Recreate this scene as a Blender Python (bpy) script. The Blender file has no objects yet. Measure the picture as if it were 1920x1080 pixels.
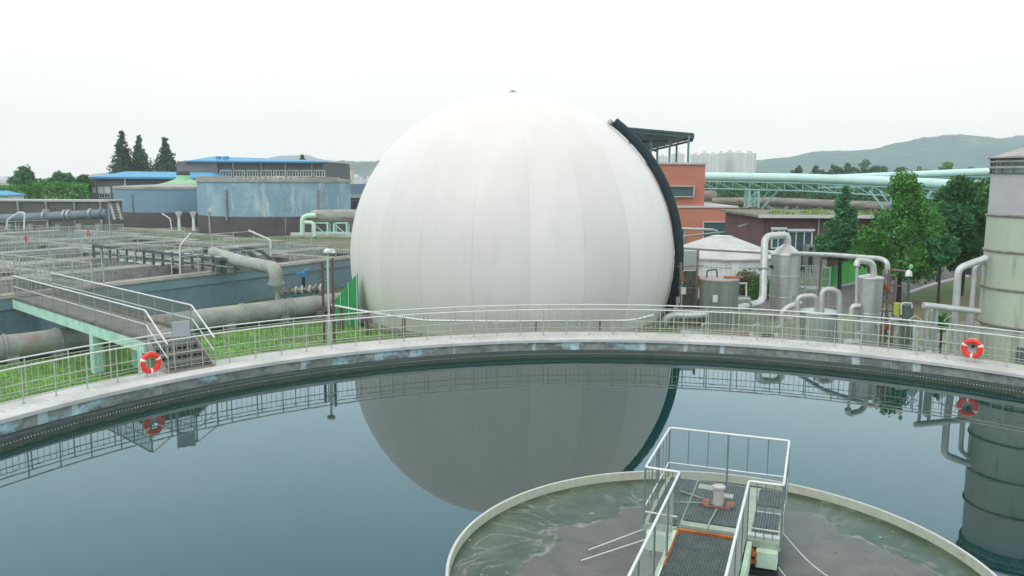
import bpy, math, random
from mathutils import Vector, Matrix
from mathutils import noise as mnoise
random.seed(7)
S = bpy.context.scene
COL = S.collection
R = math.radians

# ------------------------------------------------------------------ camera
F = 1534.3
PITCH, ROLL, CAMH = R(7.606), R(0.305), 6.3
fw = Vector((0, math.cos(PITCH), -math.sin(PITCH)))
up0 = Vector((0, math.sin(PITCH), math.cos(PITCH)))
rt = Vector((1, 0, 0)) * math.cos(ROLL) + up0 * math.sin(ROLL)
up = -Vector((1, 0, 0)) * math.sin(ROLL) + up0 * math.cos(ROLL)
cd = bpy.data.cameras.new("camera")
cam = bpy.data.objects.new("camera", cd); COL.objects.link(cam)
cam.matrix_world = Matrix(((rt.x, up.x, -fw.x, 0), (rt.y, up.y, -fw.y, 0), (rt.z, up.z, -fw.z, CAMH), (0, 0, 0, 1)))
cd.sensor_width = 36; cd.lens = F / 1920 * 36; cd.clip_end = 20000; cd.clip_start = 0.1
S.camera = cam

# ------------------------------------------------------------------ sky and sun
W = bpy.data.worlds.new("World"); S.world = W; W.use_nodes = True
wn = W.node_tree.nodes; wl = W.node_tree.links; wn.clear()
wo = wn.new('ShaderNodeOutputWorld'); bg = wn.new('ShaderNodeBackground')
sky = wn.new('ShaderNodeTexSky'); sky.sky_type = 'NISHITA'; sky.sun_disc = False
SUN_EL, SUN_AZ = 52, -35          # azimuth measured from +Y towards +X
sky.sun_elevation = R(SUN_EL); sky.sun_rotation = R(180 + 30); sky.air_density = 1.0; sky.dust_density = 3.0; sky.ozone_density = 1.0
hs = wn.new('ShaderNodeHueSaturation'); hs.inputs['Saturation'].default_value = 0.12
wl.new(sky.outputs[0], hs.inputs['Color'])
# thick cloud: an even pale layer, a little darker and bluer towards the horizon
tc = wn.new('ShaderNodeTexCoord'); sx = wn.new('ShaderNodeSeparateXYZ'); wl.new(tc.outputs['Generated'], sx.inputs[0])
rp = wn.new('ShaderNodeValToRGB'); wl.new(sx.outputs['Z'], rp.inputs[0])
els = rp.color_ramp.elements
els[0].position = 0.0; els[0].color = (11.6, 11.3, 11.1, 1)
els[1].position = 1.0; els[1].color = (13, 12, 11.2, 1)
for pos_, col_ in ((.06, (11.9, 11.7, 11.6, 1)), (.125, (12.3, 12.3, 12.3, 1)), (.23, (16.5, 21.5, 24.5, 1)), (.45, (13.5, 21, 26, 1)), (.68, (15, 14.5, 14, 1))):
    e_ = els.new(pos_); e_.color = col_
cn = wn.new('ShaderNodeTexNoise'); cn.inputs['Scale'].default_value = 2.2; cn.inputs['Detail'].default_value = 4
mp = wn.new('ShaderNodeMapping'); mp.inputs['Scale'].default_value = (1, 1, 3.5); wl.new(tc.outputs['Generated'], mp.inputs[0]); wl.new(mp.outputs[0], cn.inputs['Vector'])
cm = wn.new('ShaderNodeMapRange'); cm.inputs[1].default_value = .3; cm.inputs[2].default_value = .7; cm.inputs[3].default_value = .96; cm.inputs[4].default_value = 1.04
wl.new(cn.outputs[0], cm.inputs[0])
vm = wn.new('ShaderNodeVectorMath'); vm.operation = 'SCALE'; wl.new(rp.outputs[0], vm.inputs[0]); wl.new(cm.outputs[0], vm.inputs['Scale'])
mx = wn.new('ShaderNodeMixRGB'); mx.inputs[0].default_value = 0.85
wl.new(hs.outputs[0], mx.inputs[1]); wl.new(vm.outputs[0], mx.inputs[2])
wl.new(mx.outputs[0], bg.inputs[0]); bg.inputs[1].default_value = 0.1
wl.new(bg.outputs[0], wo.inputs[0])
sl = bpy.data.lights.new("sun", 'SUN'); sl.energy = 0.9; sl.angle = R(25); sl.color = (1, .97, .93)
so = bpy.data.objects.new("sun", sl); COL.objects.link(so)
sd = Vector((-0.5, -0.62, 0)).normalized() * math.cos(R(SUN_EL)) + Vector((0, 0, math.sin(R(SUN_EL))))
so.rotation_euler = sd.to_track_quat('Z', 'Y').to_euler(); so.location = (0, 0, 60)
S.view_settings.view_transform = 'Standard'; S.view_settings.look = 'None'; S.view_settings.gamma = 1
S.view_settings.use_curve_mapping = False; S.view_settings.exposure = 0.0

S.cycles.volume_bounces = 3
# ------------------------------------------------------------------ pixel to point
def ray(x, y):
    u = (x - 960) / F; v = (540 - y) / F
    return fw + rt * u + up * v
def G(x, y, z=-1.0):
    d = ray(x, y); t = (z - CAMH) / d.z
    return Vector((0, 0, CAMH)) + d * t
def at(x, y, D):
    d = ray(x, y); return Vector((0, 0, CAMH)) + d * (D / d.y)
def V(*a): return Vector(a)
GZ = -1.0

# ------------------------------------------------------------------ materials
def lin(c):
    return tuple(c) + (1,)
MATS = {}
def mat(name, col, rough=.75, metal=0, col2=None, scale=2.0, lo=.4, hi=.65, stretch=(1, 1, 1), var=.25, vscale=7.0,
        bump=0, col3=None, lo3=.6, hi3=.66, scale3=6, stretch3=(1, 1, 1), island=0, trans=0, spec=None, detail=6):
    if name in MATS: return MATS[name]
    m = bpy.data.materials.new(name); m.use_nodes = True
    n = m.node_tree.nodes; l = m.node_tree.links
    b = n['Principled BSDF']; b.inputs['Roughness'].default_value = rough; b.inputs['Metallic'].default_value = metal
    if spec is not None: b.inputs['Specular IOR Level'].default_value = spec
    geo = n.new('ShaderNodeNewGeometry')
    def nz(sc, st, det=detail):
        mpn = n.new('ShaderNodeMapping'); mpn.inputs['Scale'].default_value = st
        l.new(geo.outputs['Position'], mpn.inputs[0])
        t = n.new('ShaderNodeTexNoise'); t.inputs['Scale'].default_value = sc; t.inputs['Detail'].default_value = det
        t.inputs['Roughness'].default_value = .6
        l.new(mpn.outputs[0], t.inputs['Vector']); return t.outputs[0]
    def rng(src, a, bb, c=0, d=1):
        r = n.new('ShaderNodeMapRange'); r.inputs[1].default_value = a; r.inputs[2].default_value = bb
        r.inputs[3].default_value = c; r.inputs[4].default_value = d; l.new(src, r.inputs[0]); return r.outputs[0]
    def mixc(f, a, bb):
        x = n.new('ShaderNodeMixRGB')
        l.new(f, x.inputs[0])
        for i, q in ((1, a), (2, bb)):
            if isinstance(q, tuple): x.inputs[i].default_value = lin(q)
            else: l.new(q, x.inputs[i])
        return x.outputs[0]
    cur = tuple(col)
    if col2: cur = mixc(rng(nz(scale, stretch), lo, hi), cur, tuple(col2))
    if col3: cur = mixc(rng(nz(scale3, stretch3), lo3, hi3), cur, tuple(col3))
    if isinstance(cur, tuple):
        rgb = n.new('ShaderNodeRGB'); rgb.outputs[0].default_value = lin(cur); cur = rgb.outputs[0]
    f = rng(nz(vscale, (1, 1, 1)), .25, .75, 1 - var, 1 + var)
    sc = n.new('ShaderNodeVectorMath'); sc.operation = 'SCALE'; l.new(cur, sc.inputs[0]); l.new(f, sc.inputs['Scale'])
    out = sc.outputs[0]
    if island:
        f2 = rng(geo.outputs['Random Per Island'], 0, 1, 1 - island, 1 + island)
        s2 = n.new('ShaderNodeVectorMath'); s2.operation = 'SCALE'; l.new(out, s2.inputs[0]); l.new(f2, s2.inputs['Scale']); out = s2.outputs[0]
    l.new(out, b.inputs['Base Color'])
    if bump:
        bp = n.new('ShaderNodeBump'); bp.inputs['Strength'].default_value = bump; bp.inputs['Distance'].default_value = .05
        l.new(nz(vscale * 1.5, (1, 1, 1)), bp.inputs['Height']); l.new(bp.outputs[0], b.inputs['Normal'])
    if trans:
        tr = n.new('ShaderNodeBsdfTranslucent'); l.new(out, tr.inputs[0]); ms = n.new('ShaderNodeMixShader'); ms.inputs[0].default_value = trans
        l.new(b.outputs[0], ms.inputs[1]); l.new(tr.outputs[0], ms.inputs[2]); l.new(ms.outputs[0], n['Material Output'].inputs[0])
    MATS[name] = m; return m

def tools(m):
    n = m.node_tree.nodes; l = m.node_tree.links
    def math_(op, a, b=None, c=None):
        x = n.new('ShaderNodeMath'); x.operation = op
        for i, q in enumerate((a, b, c)):
            if q is None: continue
            if isinstance(q, (int, float)): x.inputs[i].default_value = q
            else: l.new(q, x.inputs[i])
        return x.outputs[0]
    return n, l, math_

# ------------------------------------------------------------------ mesh building
class MB:
    def __init__(s): s.v = []; s.f = []; s.sm = []
    def add(s, vs, fs, smooth=False):
        o = len(s.v); s.v += [Vector(a) for a in vs]
        for f in fs: s.f.append([o + i for i in f]); s.sm.append(smooth)
        return s
    def box(s, c, sz, ux=None, uy=None, uz=None):
        c = Vector(c); ux = (ux or V(1, 0, 0)).normalized(); uz = (uz or V(0, 0, 1)).normalized(); uy = (uy or uz.cross(ux)).normalized()
        hx, hy, hz = sz[0] / 2, sz[1] / 2, sz[2] / 2
        vs = [c + ux * (a * hx) + uy * (b * hy) + uz * (d * hz) for d in (-1, 1) for b in (-1, 1) for a in (-1, 1)]
        return s.add(vs, [(0, 2, 3, 1), (4, 5, 7, 6), (0, 1, 5, 4), (2, 6, 7, 3), (0, 4, 6, 2), (1, 3, 7, 5)])
    def bar(s, a, b, w, h, upv=None):
        a, b = Vector(a), Vector(b); d = b - a; L = d.length
        if L < 1e-6: return s
        d.normalize(); u = upv or (V(0, 0, 1) if abs(d.z) < .95 else V(1, 0, 0))
        y = u.cross(d).normalized(); z = d.cross(y).normalized()
        return s.box((a + b) / 2, (L, w, h), d, y, z)
    def tube(s, pts, r, seg=8, caps=True, smooth=True):
        pts = [Vector(p) for p in pts]; rr = r if isinstance(r, (list, tuple)) else [r] * len(pts)
        t0 = (pts[1] - pts[0]).normalized(); ref = V(0, 0, 1) if abs(t0.z) < .9 else V(1, 0, 0)
        x = t0.cross(ref).normalized(); rings = []
        for i, p in enumerate(pts):
            if i == 0: t = t0; k = 1
            elif i == len(pts) - 1: t = (pts[i] - pts[i - 1]).normalized(); k = 1
            else:
                a = (pts[i] - pts[i - 1]).normalized(); b = (pts[i + 1] - pts[i]).normalized(); t = (a + b)
                t = t.normalized() if t.length > 1e-6 else a
                k = 1
            x = (x - t * x.dot(t)); x = x.normalized() if x.length > 1e-6 else t.orthogonal().normalized(); y = t.cross(x)
            rings.append([p + (x * math.cos(2 * math.pi * j / seg) + y * math.sin(2 * math.pi * j / seg)) * rr[i] for j in range(seg)])
        vs = [q for g in rings for q in g]; fs = []
        for i in range(len(pts) - 1):
            for j in range(seg):
                k = (j + 1) % seg; fs.append((i * seg + j, i * seg + k, (i + 1) * seg + k, (i + 1) * seg + j))
        s.add(vs, fs, smooth)
        if caps:
            s.add(rings[0], [tuple(reversed(range(seg)))]); s.add(rings[-1], [tuple(range(seg))])
        return s
    def lathe(s, prof, c=(0, 0, 0), seg=48, a0=0, a1=360, smooth=True, flat=None):
        c = Vector(c); full = abs(a1 - a0) >= 359.9; n = seg if full else seg + 1
        vs = []
        for k in range(n):
            a = R(a0 + (a1 - a0) * k / seg)
            for (r, z) in prof: vs.append(c + V(r * math.cos(a), r * math.sin(a), z))
        m = len(prof)
        o = len(s.v); s.v += vs
        for k in range(seg):
            k2 = (k + 1) % n
            for i in range(m - 1):
                f = (k * m + i, k2 * m + i, k2 * m + i + 1, k * m + i + 1)
                s.f.append([o + q for q in f]); s.sm.append(smooth)
        return s
    def cyl(s, c, r, z0, z1, seg=32, r1=None, cap=True):
        r1 = r if r1 is None else r1
        s.lathe([(r, z0), (r1, z1)], V(c[0], c[1], 0), seg)
        if cap:
            s.add([V(c[0] + r1 * math.cos(2 * math.pi * j / seg), c[1] + r1 * math.sin(2 * math.pi * j / seg), z1) for j in range(seg)], [tuple(range(seg))])
            s.add([V(c[0] + r * math.cos(2 * math.pi * j / seg), c[1] + r * math.sin(2 * math.pi * j / seg), z0) for j in range(seg)], [tuple(reversed(range(seg)))])
        return s
    def poly(s, pts, th=None, d=None):
        pts = [Vector(p) for p in pts]; n = len(pts)
        if th is None: return s.add(pts, [tuple(range(n))])
        d = d or V(0, 0, -1)
        q = [p + d * th for p in pts]
        return s.add(pts + q, [tuple(range(n)), tuple(reversed(range(n, 2 * n)))] + [(i, n + i, n + (i + 1) % n, (i + 1) % n) for i in range(n)])
    def build(s, name, m, parent=None, bevel=0, label=None, kind=None):
        me = bpy.data.meshes.new(name)
        off = parent_loc(parent) if parent else V(0, 0, 0)
        me.from_pydata([tuple(p - off) for p in s.v], [], s.f); me.update()
        me.polygons.foreach_set('use_smooth', s.sm)
        o = bpy.data.objects.new(name, me); COL.objects.link(o)
        if m: me.materials.append(m)
        if parent: o.parent = parent
        if bevel:
            b = o.modifiers.new('bevel', 'BEVEL'); b.width = bevel; b.segments = 2; b.limit_method = 'ANGLE'
        if label: o['label'] = label
        if kind: o['kind'] = kind
        return o
def parent_loc(o):
    p = V(0, 0, 0)
    while o: p = p + o.location; o = o.parent
    return p
def thing(name, label, cat, loc=(0, 0, 0), group=None):
    o = bpy.data.objects.new(name, None); o.empty_display_size = .3; COL.objects.link(o); o.location = loc
    o['label'] = label; o['category'] = cat
    if group: o['group'] = group
    return o
def tag(o, label=None, cat=None, group=None, kind=None):
    if label: o['label'] = label
    if cat: o['category'] = cat
    if group: o['group'] = group
    if kind: o['kind'] = kind
    return o
def smooth_path(pts, r, n=5):
    """round the corners of a polyline"""
    pts = [Vector(p) for p in pts]; out = [pts[0]]
    for i in range(1, len(pts) - 1):
        a, b, c = pts[i - 1], pts[i], pts[i + 1]
        u = (a - b); w = (c - b); rr = min(r, u.length * .48, w.length * .48); p0 = b + u.normalized() * rr; p1 = b + w.normalized() * rr
        for k in range(n + 1):
            t = k / n; out.append(p0 * (1 - t) ** 2 + b * 2 * t * (1 - t) + p1 * t * t)
    out.append(pts[-1]); return out

# palette
concrete = mat('concrete', (.38, .38, .35), .85, col2=(.25, .25, .22), scale=.9, lo=.45, hi=.7, var=.16, vscale=9, bump=.25)
coping_m = mat('coping_concrete', (.56, .55, .53), .8, col2=(.42, .42, .385), scale=.7, var=.08, vscale=14, col3=(.3, .31, .27), scale3=2.5, lo3=.66, hi3=.74)
concrete_dark = mat('weathered_concrete', (.2, .205, .18), .9, col2=(.34, .33, .29), scale=1.3, var=.3, vscale=6)
galv = mat('galvanised_steel', (.33, .36, .34), .5, .35, col2=(.30, .34, .28), scale=2, var=.12)
white_rail = mat('painted_rail', (.66, .65, .62), .45, .2, var=.1, vscale=4)
dull_rail = mat('mossy_rail', (.40, .42, .34), .6, .2, var=.25, vscale=6)
steel = mat('stainless_steel', (.52, .52, .50), .4, .6, col2=(.40, .40, .38), scale=3, stretch=(1, 1, .12), var=.12, col3=(.30, .26, .21), scale3=4, lo3=.6, hi3=.75, stretch3=(1, 1, .15))
alu = mat('aluminium_cladding', (.56, .56, .54), .45, .4, col2=(.44, .44, .41), scale=2.5, var=.14, vscale=5)
rust = mat('rusty_steel', (.16, .10, .085), .85, col2=(.30, .11, .03), scale=3, lo=.5, hi=.62, var=.3)
brown_steel = mat('brown_primer', (.13, .065, .06), .7, col2=(.09, .05, .045), scale=4, var=.25)
mint = mat('mint_paint', (.44, .66, .52), .6, col2=(.3, .48, .38), scale=2.2, lo=.5, hi=.7, var=.12, col3=(.25, .25, .16), scale3=5, lo3=.66, hi3=.72)
mint_light = mat('pale_mint_paint', (.56, .72, .55), .55, col2=(.48, .6, .46), scale=3, var=.1, col3=(.26, .14, .05), scale3=6, lo3=.68, hi3=.74)
black = mat('dark_rubber', (.018, .022, .022), .6, var=.2)
CT = V(3.624, 13.583, 0)

# ================================================================== ground
def ground():
    m = mat('ground_soil_grass', (.075, .12, .035), .95, col2=(.14, .13, .085), scale=.12, lo=.48, hi=.6, var=.35, vscale=1.6, col3=(.19, .18, .15), scale3=.5, lo3=.56, hi3=.66)
    b = MB(); n = 40; L = 3000
    xs = [math.copysign((abs(i) / n) ** 2.2 * L, i) for i in range(-n, n + 1)]
    vs = [V(x, y, GZ) for y in xs for x in xs]; k = len(xs)
    b.add(vs, [(j * k + i, j * k + i + 1, (j + 1) * k + i + 1, (j + 1) * k + i) for j in range(k - 1) for i in range(k - 1)])
    tag(b.build('ground', m), kind='structure')
ground()

# ================================================================== clarifier
RI, RO = 18.37, 19.95
WZ = -0.55
def wall_mat():
    m = mat('clarifier_wall', (.25, .26, .235), .85, col2=(.14, .15, .14), scale=1.5, lo=.42, hi=.62, var=.35, vscale=5,
            col3=(.36, .56, .58), scale3=.75, lo3=.53, hi3=.6, stretch3=(1, 1, 1.6))
    # turquoise coat survives on the far left half only
    n, l, M = tools(m)
    geo = n.new('ShaderNodeNewGeometry'); s = n.new('ShaderNodeSeparateXYZ'); l.new(geo.outputs['Position'], s.inputs[0])
    mix3 = [x for x in n if x.type == 'MIX_RGB'][1]
    fac = mix3.inputs[0].links[0].from_socket
    r = n.new('ShaderNodeMapRange'); l.new(s.outputs['X'], r.inputs[0]); r.inputs[1].default_value = 3; r.inputs[2].default_value = 9; r.inputs[3].default_value = .85; r.inputs[4].default_value = .0
    l.new(M('MULTIPLY', fac, r.outputs[0]), mix3.inputs[0])
    # whitewashed repair strips down the wall
    ang = M('ARCTAN2', M('SUBTRACT', s.outputs['Y'], CT.y), M('SUBTRACT', s.outputs['X'], CT.x))
    w = n.new('ShaderNodeTexNoise'); w.noise_dimensions = '1D'; w.inputs['Scale'].default_value = 26; w.inputs['Detail'].default_value = 1; l.new(ang, w.inputs['W'])
    q = n.new('ShaderNodeMapRange'); l.new(w.outputs[0], q.inputs[0]); q.inputs[1].default_value = .665; q.inputs[2].default_value = .675; q.inputs[4].default_value = .7
    mm = n.new('ShaderNodeMixRGB'); l.new(q.outputs[0], mm.inputs[0]); l.new(mix3.outputs[0], mm.inputs[1]); mm.inputs[2].default_value = (.5, .58, .58, 1)
    sc = [x for x in n if x.type == 'VECT_MATH'][0]; l.new(mm.outputs[0], sc.inputs[0])
    return m
def coping_mat():
    m = coping_m; n, l, M = tools(m)
    geo = n.new('ShaderNodeNewGeometry'); s = n.new('ShaderNodeSeparateXYZ'); l.new(geo.outputs['Position'], s.inputs[0])
    dx = M('SUBTRACT', s.outputs['X'], CT.x); dy = M('SUBTRACT', s.outputs['Y'], CT.y)
    ang = M('ARCTAN2', dy, dx); rad = M('SQRT', M('ADD', M('MULTIPLY', dx, dx), M('MULTIPLY', dy, dy)))
    t = M('FRACT', M('MULTIPLY', ang, 128 / (2 * math.pi) * 3))
    line = M('LESS_THAN', t, .06)
    band = M('MULTIPLY', M('GREATER_THAN', rad, 18.9), M('LESS_THAN', rad, 19.25))
    f = M('MULTIPLY', M('MULTIPLY', line, band), .75)
    sc = [x for x in n if x.type == 'VECT_MATH'][0]; src = sc.inputs[0].links[0].from_socket
    mm = n.new('ShaderNodeMixRGB'); l.new(f, mm.inputs[0]); l.new(src, mm.inputs[1]); mm.inputs[2].default_value = (.12, .13, .12, 1); l.new(mm.outputs[0], sc.inputs[0])
    return m
def clarifier():
    t = thing('clarifier_tank', 'large round concrete settling tank full of still dark water', 'settling tank', (CT.x, CT.y, GZ))
    seg = 256
    b = MB(); b.lathe([(RO, -.16), (RO, -.015), (RO - .015, 0), (RI + .015, 0), (RI, -.015), (RI, -.12), (RI + .07, -.12)], CT, seg, smooth=False)
    b.build('coping', coping_mat(), t)
    b = MB(); b.lathe([(RI + .07, -.12), (RI + .07, -.95)], CT, seg); b.build('inner_wall', wall_mat(), t)
    b = MB(); b.lathe([(RO - .15, -.16), (RO - .15, GZ - .3)], CT, seg); b.build('outer_wall', concrete_dark, t)
    alg = mat('algae_steel', (.014, .028, .026), .55, col2=(.02, .045, .03), scale=5, var=.4, vscale=9)
    RW = RI - .80
    b = MB(); b.lathe([(RI + .07, -.9), (RW + .12, -.9)], CT, seg); b.lathe([(RI + .05, -.44), (RI - .32, -.44), (RI - .32, -.9)], CT, seg)
    b.build('launder_trough', mat('launder', (.02, .035, .034), .6, col2=(.045, .06, .058), scale=3, var=.3), t)
    b = MB(); b.lathe([(RW + .03, -.9), (RW + .03, -.37), (RW + .07, -.37), (RW, -.35), (RW, -1.4)], CT, seg); b.build('weir_plate', alg, t)
    b = MB(); n = 1150  # glint of water spilling at the notches, put into pale triangles
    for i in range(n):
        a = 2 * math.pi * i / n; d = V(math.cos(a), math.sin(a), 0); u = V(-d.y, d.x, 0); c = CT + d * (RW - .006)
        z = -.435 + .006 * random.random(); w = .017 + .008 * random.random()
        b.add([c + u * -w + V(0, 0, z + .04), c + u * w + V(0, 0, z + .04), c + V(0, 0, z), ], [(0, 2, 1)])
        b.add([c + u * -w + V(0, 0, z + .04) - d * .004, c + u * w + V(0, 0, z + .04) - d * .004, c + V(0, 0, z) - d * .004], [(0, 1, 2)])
    b.build('notch_glint', mat('spill_glint', (.5, .55, .52), .4, var=.5, vscale=3), t, kind='stuff')
    # ragged algae fringe on the plate
    b = MB(); pr = None; N = 900
    vs = []
    for i in range(N + 1):
        a = 2 * math.pi * i / N; d = V(math.cos(a), math.sin(a), 0)
        rr = RW - .03 - .22 * abs(mnoise.noise(V(math.cos(a) * 60, math.sin(a) * 60, 1))) - .10 * max(0, mnoise.noise(V(math.cos(a) * 9, math.sin(a) * 9, 3)))
        vs += [CT + d * RW + V(0, 0, -.515), CT + d * rr + V(0, 0, WZ + .004)]
    b.add(vs, [(2 * i, 2 * i + 2, 2 * i + 3, 2 * i + 1) for i in range(N)])
    b.build('algae_fringe', mat('algae', (.012, .03, .016), .8, col2=(.03, .05, .02), scale=8, var=.5), t)
clarifier()
def water():
    m = bpy.data.materials.new('clarifier_water'); m.use_nodes = True; n, l, M = tools(m); b = n['Principled BSDF']
    b.inputs['Roughness'].default_value = .015; b.inputs['IOR'].default_value = 1.43
    geo = n.new('ShaderNodeNewGeometry')
    s = n.new('ShaderNodeSeparateXYZ'); l.new(geo.outputs['Position'], s.inputs[0])
    nz = n.new('ShaderNodeTexNoise'); nz.inputs['Scale'].default_value = .14; nz.inputs['Detail'].default_value = 2; l.new(geo.outputs['Position'], nz.inputs['Vector'])
    r = n.new('ShaderNodeValToRGB'); l.new(nz.outputs[0], r.inputs[0])
    r.color_ramp.elements[0].position = .35; r.color_ramp.elements[0].color = (.002, .030, .030, 1)
    r.color_ramp.elements[1].position = .7; r.color_ramp.elements[1].color = (.012, .034, .028, 1)
    l.new(r.outputs[0], b.inputs['Base Color'])
    w = n.new('ShaderNodeTexNoise'); w.inputs['Scale'].default_value = 2.2; w.inputs['Detail'].default_value = 3; l.new(geo.outputs['Position'], w.inputs['Vector'])
    bp = n.new('ShaderNodeBump'); bp.inputs['Strength'].default_value = .018; bp.inputs['Distance'].default_value = .03; l.new(w.outputs[0], bp.inputs['Height']); l.new(bp.outputs[0], b.inputs['Normal'])
    q = MB(); q.lathe([(4.72, WZ), (RI - .79, WZ)], CT, 256, smooth=False)
    tag(q.build('clarifier_water', m), kind='structure')
water()

def arc_pt(r, a, z): return V(CT.x + r * math.cos(a), CT.y + r * math.sin(a), z)
def ring_rails():
    A0, A1 = R(18), R(202); Rn = 19.3
    t = thing('handrail', 'pale steel handrail with two rails and plain posts, on the curved coping nearest the water', 'railing', arc_pt(Rn, R(90), 0))
    N = 180
    for nm, z, r, mm in (('top_rail', 1.05, .026, white_rail), ('middle_rail', .58, .017, dull_rail), ('lower_rail', .14, .014, dull_rail)):
        MB().tube([arc_pt(Rn, A0 + (A1 - A0) * i / N, z) for i in range(N + 1)], r, 8).build(nm, mm, t)
    step = .95 / Rn; k = int((A1 - A0) / step); pm = None
    for i in range(k + 1):
        a = A0 + i * step
        p = MB().tube([V(0, 0, 0), V(0, 0, 1.05)], .02, 8); p.cyl(V(0, 0, 0), .055, 0, .012, 10)
        if pm is None:
            pm = p.build('post', dull_rail); o = pm
        else:
            o = pm.copy(); COL.objects.link(o)
        o.parent = t; o.location = arc_pt(Rn, a, 0) - t.location
    Rf = 20.05
    t = thing('barred_fence', 'mossy steel barrier with upright bars, round the outer side of the coping', 'fence', arc_pt(Rf, R(90), -.1))
    for nm, z, r, mm in (('top_rail', 1.13, .024, white_rail), ('upper_rail', 1.0, .014, dull_rail), ('lower_rail', .17, .014, dull_rail), ('kick_rail', .07, .012, dull_rail)):
        MB().tube([arc_pt(Rf, A0 + (A1 - A0) * i / N, z) for i in range(N + 1)], r, 8).build(nm, mm, t)
    step = 1.3 / Rf; k = int((A1 - A0) / step); pm = None; bm_ = None
    for i in range(k):
        a = A0 + i * step
        if pm is None:
            pm = MB().tube([V(0, 0, -.9), V(0, 0, 1.13)], .022, 8).build('post', dull_rail); o = pm
            b = MB()
            for j in range(1, 7):
                p = arc_pt(Rf, A0 + step * j / 7, 0) - arc_pt(Rf, A0, 0); b.tube([p + V(0, 0, .07), p + V(0, 0, 1.0)], .0085, 5)
            bm_ = b.build('bar_panel', dull_rail); q = bm_
        else:
            o = pm.copy(); COL.objects.link(o); q = bm_.copy(); COL.objects.link(q)
        for c in (o, q):
            c.parent = t; c.location = arc_pt(Rf, a, 0) - t.location
        q.rotation_euler.z = a - A0
ring_rails()

def lifebuoy(c, facing, label, holder=False):
    f = Vector(facing).normalized(); t = thing('lifebuoy', label, 'lifebuoy', c, 'lifebuoys on the clarifier railing')
    x = f.cross(V(0, 0, 1)).normalized(); z = x.cross(f) * -1
    z = V(0, 0, 1)
    red = mat('lifebuoy_red', (.78, .035, .018), .5, var=.08); wht = mat('lifebuoy_white', (.8, .78, .72), .5, var=.05)
    def seg(a0, a1, r, m_, nm):
        b = MB(); n = max(3, int((a1 - a0) / 6))
        b.tube([Vector(c) + (x * math.cos(R(a0 + (a1 - a0) * i / n)) + z * math.sin(R(a0 + (a1 - a0) * i / n))) * .265 for i in range(n + 1)], r, 14)
        return b.build(nm, m_, t)
    seg(0, 360, .088, red, 'ring')
    for a in (25, 155, 270): seg(a - 7, a + 7, .092, wht, 'white_band')
    b = MB(); pts = []
    for i in range(61):
        a = R(i * 6); rr = .365 - .03 * abs(math.sin(a * 2)); pts.append(Vector(c) + (x * math.cos(a) + z * math.sin(a)) * rr + f * .02)
    b.tube(pts, .009, 5, caps=False).build('grab_rope', wht, t)
    b = MB().tube([Vector(c) + V(0, 0, .2) - f * .1, Vector(c) + V(0, 0, .38) - f * .02, Vector(c) + V(0, 0, .40) - f * .12], .012, 6)
    b.build('hook', galv, t)
    if holder:
        b = MB().box(Vector(c) - f * .14 + V(0, 0, .02), (.3, .02, .42), x, f, V(0, 0, 1)); b.box(Vector(c) - f * .12 + V(0, 0, .16), (.22, .02, .1), x, f, V(0, 0, 1))
        b.build('backing_plate', mat('backing_grey', (.5, .52, .52), .5, var=.05), t); MB().tube([Vector(c) - f * .10 + V(0, 0, .06), Vector(c) - f * .03 + V(0, 0, .06)], .055, 12).build('holder_knob', black, t)
def rail_hit(px):
    # point of the near handrail seen at that column
    best = None
    for i in range(2000):
        a = R(30 + 140 * i / 2000); p = arc_pt(19.3, a, .55) - V(0, 0, CAMH); X = p.dot(rt) / p.dot(fw) * F + 960
        if best is None or abs(X - px) < best[0]: best = (abs(X - px), a)
    return best[1]
for px, hz, lab, h in ((278, .45, 'red lifebuoy with white bands on the rail at the foot of the footbridge stairs', False),
                       (1825, .5, 'red lifebuoy over a grey plate on the rail in front of the tall ringed silo', True)):
    a = rail_hit(px); d = V(math.cos(a), math.sin(a), 0); lifebuoy(arc_pt(19.3, a, hz) - d * .12, -d, lab, h)

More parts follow.
